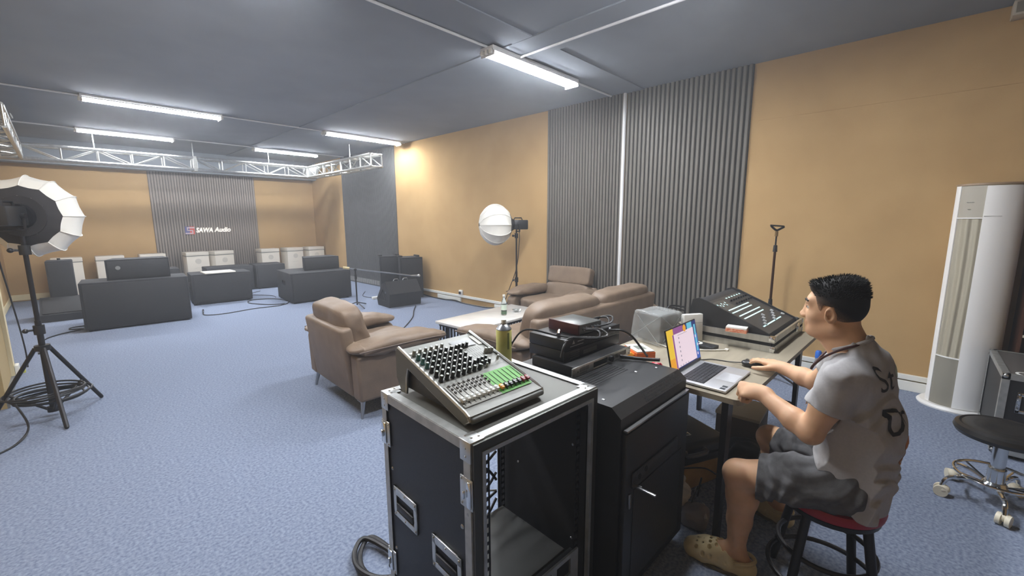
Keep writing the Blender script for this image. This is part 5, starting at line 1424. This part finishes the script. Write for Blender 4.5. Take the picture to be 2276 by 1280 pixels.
m1_ = nd('ShaderNodeMath', operation='MULTIPLY_ADD'); m1_.inputs[1].default_value = 14; m1_.inputs[2].default_value = -1.185*14+.235*11; nt.links.new(sep.outputs['Z'], m1_.inputs[0])
m2_ = nd('ShaderNodeMath', operation='MULTIPLY_ADD'); m2_.inputs[1].default_value = -11; nt.links.new(sep.outputs['Y'], m2_.inputs[0]); nt.links.new(m1_.outputs[0], m2_.inputs[2])
nz = nd('ShaderNodeTexNoise'); nz.inputs['Scale'].default_value = 420; nt.links.new(tcn.outputs['Object'], nz.inputs['Vector'])
m3_ = nd('ShaderNodeMath', operation='MULTIPLY_ADD'); m3_.inputs[1].default_value = .5; nt.links.new(nz.outputs['Fac'], m3_.inputs[0]); nt.links.new(m2_.outputs[0], m3_.inputs[2])
rp = nd('ShaderNodeValToRGB'); nt.links.new(m3_.outputs[0], rp.inputs['Fac']); rp.color_ramp.elements[0].color = (*lin((168, 132, 104)), 1); rp.color_ramp.elements[0].position = .15
rp.color_ramp.elements[1].color = (*lin((22, 20, 20)), 1); rp.color_ramp.elements[1].position = .95; e_ = rp.color_ramp.elements.new(.5); e_.color = (*lin((82, 66, 54)), 1)
nt.links.new(rp.outputs['Color'], bs.inputs['Base Color'])
hair_o = Hs.build('hair', fade, per, smooth=1)
rr = random.Random(5); tm = MB(); me_ = hair_o.data; cand = [p.index for p in me_.polygons if p.center.z > 1.222 and p.normal.z > -.1]
for pi in rr.sample(cand, min(len(cand), 1500)):
    p_ = me_.polygons[pi]; c_, n_ = p_.center.copy(), p_.normal.copy()
    fr = max(0, (c_.y-.20)/.08); d_ = (n_*.55+V((rr.uniform(-.35, .35), -.25+1.25*min(1, fr), .30))).normalized()
    L_ = .006+.006*max(0, n_.z)+rr.uniform(-.002, .003); q_ = d_.orthogonal().normalized(); r_ = d_.cross(q_); w_ = .0019
    b_ = c_-n_*.002
    tm.add([b_+q_*w_, b_-q_*w_*.5+r_*w_*.87, b_-q_*w_*.5-r_*w_*.87, c_+d_*L_], [(0, 1, 3), (1, 2, 3), (2, 0, 3)])
tm.build('hair_tufts', hair_m, hair_o, smooth=0)
# t-shirt
T = SDF((1.66, -.12, .40), (2.40, .36, 1.12), .0032)
T.cap((CXp, .092, .48), (CXp, .088, .60), .120, .119, .03, sx=1.60)
T.cap((CXp, .088, .60), (CXp, .085, .75), .119, .122, .04, sx=1.42)
T.cap((CXp, .080, .75), (CXp, .108, .90), .122, .112, .04, sx=1.38)
T.cap((CXp-.115, .118, .955), (CXp+.115, .118, .955), .070, .070, .05)
T.cap((CXp, .085, .97), (CXp, .135, 1.055), .080, .066, .03)
Lm, Rm = Ls.lerp(Le, .62), Rs.lerp(Re, .60)
T.chain([(Ls, .066), (Lm, .066)], .03); T.chain([(Rs, .066), (Rm, .064)], .03)
X_, Y_, Z_ = np.meshgrid(*[(T.lo[k]+T.h*np.arange(T.n[k])).astype(np.float32) for k in range(3)], indexing='ij', sparse=True)
def crease(X_, Y_, Z_, dirv, freq, ph, wob):
    u = X_*dirv[0]+Y_*dirv[1]+Z_*dirv[2]
    w_ = wob*np.sin(X_*17+ph)*np.cos(Y_*21+ph*2)+wob*.6*np.sin(Z_*19+Y_*13+ph)
    v = np.sin(u*freq+w_*6+ph); return np.sign(v)*np.abs(v)**1.4
m1 = 1/(1+np.exp(-(Z_-.80)/.02))            # upper part
low = 1-m1
T.f = T.f + .0055*low*crease(X_, Y_, Z_, (0, .55, .85), 75, .3, .7)*np.clip((.92-Z_)*3, 0, 1) + .0045*m1*crease(X_, Y_, Z_, (.2, .9, -.5), 60, 1.3, .6)
T.f = T.f + .0032*crease(X_, Y_, Z_, (.3, .2, .95), 42, 2.1, .9)
n = (Le-Ls).normalized(); pL = Ls.lerp(Le, .52)
def plane(p, n, X_, Y_, Z_): return (X_-p[0])*n[0]+(Y_-p[1])*n[1]+(Z_-p[2])*n[2]
sd = np.where(X_ < CXp-.155, plane(pL, n, X_, Y_, Z_), -1); T.f = np.maximum(T.f, np.where(Y_+Z_ > -9, sd, sd))
n2 = (Re-Rs).normalized(); pR = Rs.lerp(Re, .50)
T.f = np.maximum(T.f, np.where(X_ > CXp+.155, plane(pR, n2, X_, Y_, Z_), -1))
# hem: follows the lap at the front and hangs behind the seat
hem = np.interp(Y_.ravel(), [-.12, .0, .05, .10, .16, .22, .30], [.449, .449, .455, .50, .585, .645, .655]).astype(np.float32).reshape(Y_.shape)
T.f = np.maximum(T.f, hem-Z_)
# neck opening and hollow sleeves
T.cap((CXp, .135, 1.035), (CXp, .175, 1.12), .067, .075, .004, mode='sub')
T.cap(tuple(pL-n*.018), tuple(pL+n*.06), .058, .06, .002, mode='sub'); T.cap(tuple(pR-n2*.018), tuple(pR+n2*.06), .056, .058, .002, mode='sub')
shirt = T.build('t_shirt', shirt_m, per, smooth=2)
# collar rib and seams
col = [(CXp+.064*math.cos(a), .136+.058*math.sin(a), 1.052+.020*math.cos(a)*0-.030*math.sin(a)) for a in [2*PI*i/32 for i in range(32)]]
MB().tube(col, .0075, 8, closed=True).build('collar', shirt_m, shirt)
# shorts
S_ = SDF((1.70, -.10, .36), (2.38, .52, .70), .0032)
S_.cap((CXp, .095, .53), (CXp, .095, .60), .100, .10, .03, sx=1.34)
Le1, Re1 = Lh.lerp(Lk, .93), Rh.lerp(Rk, .92)
S_.chain([(Lh, .096), (Lh.lerp(Lk, .5), .096), (Le1, .083)], .03); S_.chain([(Rh, .096), (Rh.lerp(Rk, .5), .096), (Re1, .083)], .03)
X_, Y_, Z_ = np.meshgrid(*[(S_.lo[k]+S_.h*np.arange(S_.n[k])).astype(np.float32) for k in range(3)], indexing='ij', sparse=True)
S_.f = S_.f + .0045*crease(X_, Y_, Z_, (.2, .95, .35), 62, .9, .9) + .0030*crease(X_, Y_, Z_, (.1, .6, -.8), 85, 2.2, .8)
nl = (Lk-Lh).normalized(); pl = Lh.lerp(Lk, .80); nr = (Rk-Rh).normalized(); pr_ = Rh.lerp(Rk, .80)
S_.f = np.maximum(S_.f, np.where(X_ < CXp, plane(pl, (nl+V((0, 0, .18))).normalized(), X_, Y_, Z_), plane(pr_, (nr+V((0, 0, .18))).normalized(), X_, Y_, Z_)))
S_.f = np.maximum(S_.f, .447-Z_-10*np.clip(Y_-.30, 0, .1))     # sits on the stool
S_.cap(tuple(pl-nl*.02), tuple(pl+nl*.08), .071, .072, .002, mode='sub'); S_.cap(tuple(pr_-nr*.02), tuple(pr_+nr*.08), .071, .072, .002, mode='sub')
S_.build('shorts', short_m, per, smooth=2)
# cord round the neck
MB().tube([(CXp-.066, .115, 1.062), (CXp-.076, .15, 1.045), (CXp-.070, .20, 1.005), (CXp-.035, .235, .955), (CXp, .245, .93), (CXp+.035, .235, .955), (CXp+.070, .20, 1.005), (CXp+.076, .15, 1.045), (CXp+.066, .115, 1.062), (CXp, .078, 1.078)], .0045, 8, closed=True, smooth=6).build('neck_cord', mat('dark_red_cord', (58, 22, 20), .6), per)

# printed lettering on the back of the shirt, draped onto the cloth
def back_print(o_shirt):
    from mathutils.bvhtree import BVHTree
    me = o_shirt.data
    tree = BVHTree.FromPolygons([v.co for v in me.vertices], [tuple(p.vertices) for p in me.polygons])
    def drape(mb, name, m, lift=.0015):
        bm = bmesh.new(); vs = [bm.verts.new(v) for v in mb.v]
        for f_ in mb.f:
            try: bm.faces.new([vs[i] for i in f_])
            except ValueError: pass
        bmesh.ops.triangulate(bm, faces=bm.faces[:])
        for _ in range(3):
            es = [e for e in bm.edges if e.calc_length() > .007]
            if not es: break
            bmesh.ops.subdivide_edges(bm, edges=es, cuts=1); bmesh.ops.triangulate(bm, faces=bm.faces[:])
        for v in bm.verts:
            hit = tree.ray_cast(V((v.co.x, -.6, v.co.z)), V((0, 1, 0)))
            if hit[0] is None: hit = tree.find_nearest(V((v.co.x, -.05, v.co.z)))
            v.co = hit[0]+hit[1]*lift if hit[1].y < 0 else hit[0]-hit[1]*lift
        me2 = bpy.data.meshes.new(name); bm.to_mesh(me2); bm.free(); me2.materials.append(m)
        o = bpy.data.objects.new(name, me2); C.objects.link(o); o.parent = o_shirt; return o
    ink = mat('black_print', (30, 30, 36), .8)
    def T_(txt, size, x, z, name='lettering', m=ink):
        mb = MB(); mb.text(txt, size, Matrix.Translation((x, 0, z)) @ Matrix.Rotation(PI/2, 4, 'X'), 0.0)
        drape(mb, name, m)
    T_('St', .115, CXp-.125, .925); T_('Dr', .125, CXp-.130, .785)
    mb = MB(); mb.add([(CXp+.0+.05*math.cos(a), 0, .70+.055*math.sin(a)) for a in [2*PI*i/20 for i in range(20)]], [tuple(range(20))]); drape(mb, 'print_patch', mat('orange_print', (176, 116, 72), .8), .0012)
    mb = MB(); mb.add([(CXp+.02+.04*math.cos(a), 0, .975+.022*math.sin(a)) for a in [2*PI*i/16 for i in range(16)]], [tuple(range(16))]); drape(mb, 'print_patch', mat('green_print', (170, 182, 168), .8), .0012)
back_print(shirt)

# clogs
def clog(A, t, label):
    A, t = V(A), V(t).normalized(); sx_ = V((t.y, -t.x, 0))
    def w(a, b, c): return tuple(A+t*a+sx_*b+V((0, 0, c)))
    lo = [min(w(a, b, 0)[i] for a in (-.10, .24) for b in (-.08, .08)) for i in (0, 1)]; hi = [max(w(a, b, 0)[i] for a in (-.10, .24) for b in (-.08, .08)) for i in (0, 1)]
    K = SDF((*lo, -.004), (*hi, .15), .0025)
    for a, b, ra, rb in (((-.045, 0, .032), (.03, 0, .032), .041, .043), ((.03, 0, .040), (.12, .004, .040), .046, .053), ((.12, .004, .040), (.165, .0, .034), .053, .045)):
        K.cap(w(*a), w(*b), ra, rb, .02)
    K.cap(w(.045, 0, .082), w(.10, 0, .066), .042, .042, .02)
    K.f = np.maximum(K.f, np.float32(.002)-np.float32(K.lo[2])-K.h*np.arange(K.n[2], dtype=np.float32)[None, None, :])
    K.cap(w(-.02, 0, .10), w(.035, 0, .115), .037, .036, .006, mode='sub')
    holes = []
    for i in range(5):
        for j in range(-2, 3):
            a = .045+.026*i; b = j*.017+(.008 if i % 2 else 0)
            if abs(b) < .040: holes.append(w(a, b, .120-.50*max(0, a-.06)-b*b*12))
    for s_ in (-1, 1):
        for i in range(4): holes.append(w(.03+.03*i, s_*.052, .056))
    for h in holes: K.ell(h, (.0068, .0068, .014), .0015, mode='sub', m=.02)
    o = K.build('clog', croc_m, per, smooth=1); o['label'] = label
    s2 = MB(); pts = []
    for k in range(28):
        a = 2*PI*k/28; x = .058+.122*math.cos(a); y = (.036+.014*math.sin(PI*min(1, max(0, (x+.06)/.25))))*math.sin(a); pts.append(w(x, y, 0)[:2])
    s2.prism(pts, 0.0, .014); s2.build('sole', mat('dark_sole', (96, 86, 66), .7), o)
    st_ = MB().tube([w(.0, -.044, .065), w(-.05, -.036, .075), w(-.075, 0, .078), w(-.05, .036, .075), w(.0, .044, .065)], .008, 8, smooth=5); st_.build('heel_strap', croc_m, o)
    return o
clog((La.x, La.y, 0), Lt, 'ivory clog on the near foot, flat on the carpet')
clog((Ra.x, Ra.y, 0), Rt, 'ivory clog on the far foot, beside the stool leg')
# ---------------------------------------------------------------- camera, world, exposure
w = bpy.data.worlds.new('world'); bpy.context.scene.world = w; w.use_nodes = True
w.node_tree.nodes['Background'].inputs['Color'].default_value = (.6, .68, .8, 1)
w.node_tree.nodes['Background'].inputs['Strength'].default_value = .0
cam = bpy.data.cameras.new('camera'); co = bpy.data.objects.new('camera', cam); C.objects.link(co)
Fpx = 948.0
def axes(vd, vr):
    d = np.array([vd[0]-1138, vd[1]-640, Fpx]); d /= np.linalg.norm(d)
    r = np.array([vr[0]-1138, vr[1]-640, Fpx]); r -= d*(r @ d); r /= np.linalg.norm(r)
    u = np.cross(r, d); u = -u if u[1] > 0 else u
    return np.stack([r, d, u])
Rw = axes((122, 494), (2045, 487))          # rows: world x, y, z in camera (right, down, forward)
Mw = Matrix([[Rw[i][0], -Rw[i][1], -Rw[i][2]] for i in range(3)]).to_4x4()
co.matrix_world = Matrix.Translation((0, 0, 1.5)) @ Mw
cam.sensor_fit = 'HORIZONTAL'; cam.sensor_width = 36; cam.lens = Fpx/2276*36
cam.clip_start = .05; cam.clip_end = 60
sc = bpy.context.scene; sc.camera = co
sc.view_settings.view_transform = 'Standard'; sc.view_settings.look = 'None'; sc.view_settings.gamma = 1
sc.view_settings.use_curve_mapping = False
sc.view_settings.exposure = EXPO
sc.cycles.use_denoising = True
sc.cycles.use_adaptive_sampling = True; sc.cycles.adaptive_threshold = .07; sc.cycles.adaptive_min_samples = 20
sc.cycles.max_bounces = 8; sc.cycles.diffuse_bounces = 4; sc.cycles.glossy_bounces = 4; sc.cycles.transparent_max_bounces = 8
sc.cycles.caustics_reflective = False; sc.cycles.caustics_refractive = False
sc.cycles.sample_clamp_indirect = 8

# thin haze hanging in the room
if HAZE:
    nt = w.node_tree; vs = nt.nodes.new('ShaderNodeVolumeScatter')
    vs.inputs['Density'].default_value = HAZE; vs.inputs['Anisotropy'].default_value = .2; vs.inputs['Color'].default_value = (.92, .95, 1, 1)
    nt.links.new(vs.outputs['Volume'], nt.nodes['World Output'].inputs['Volume'])
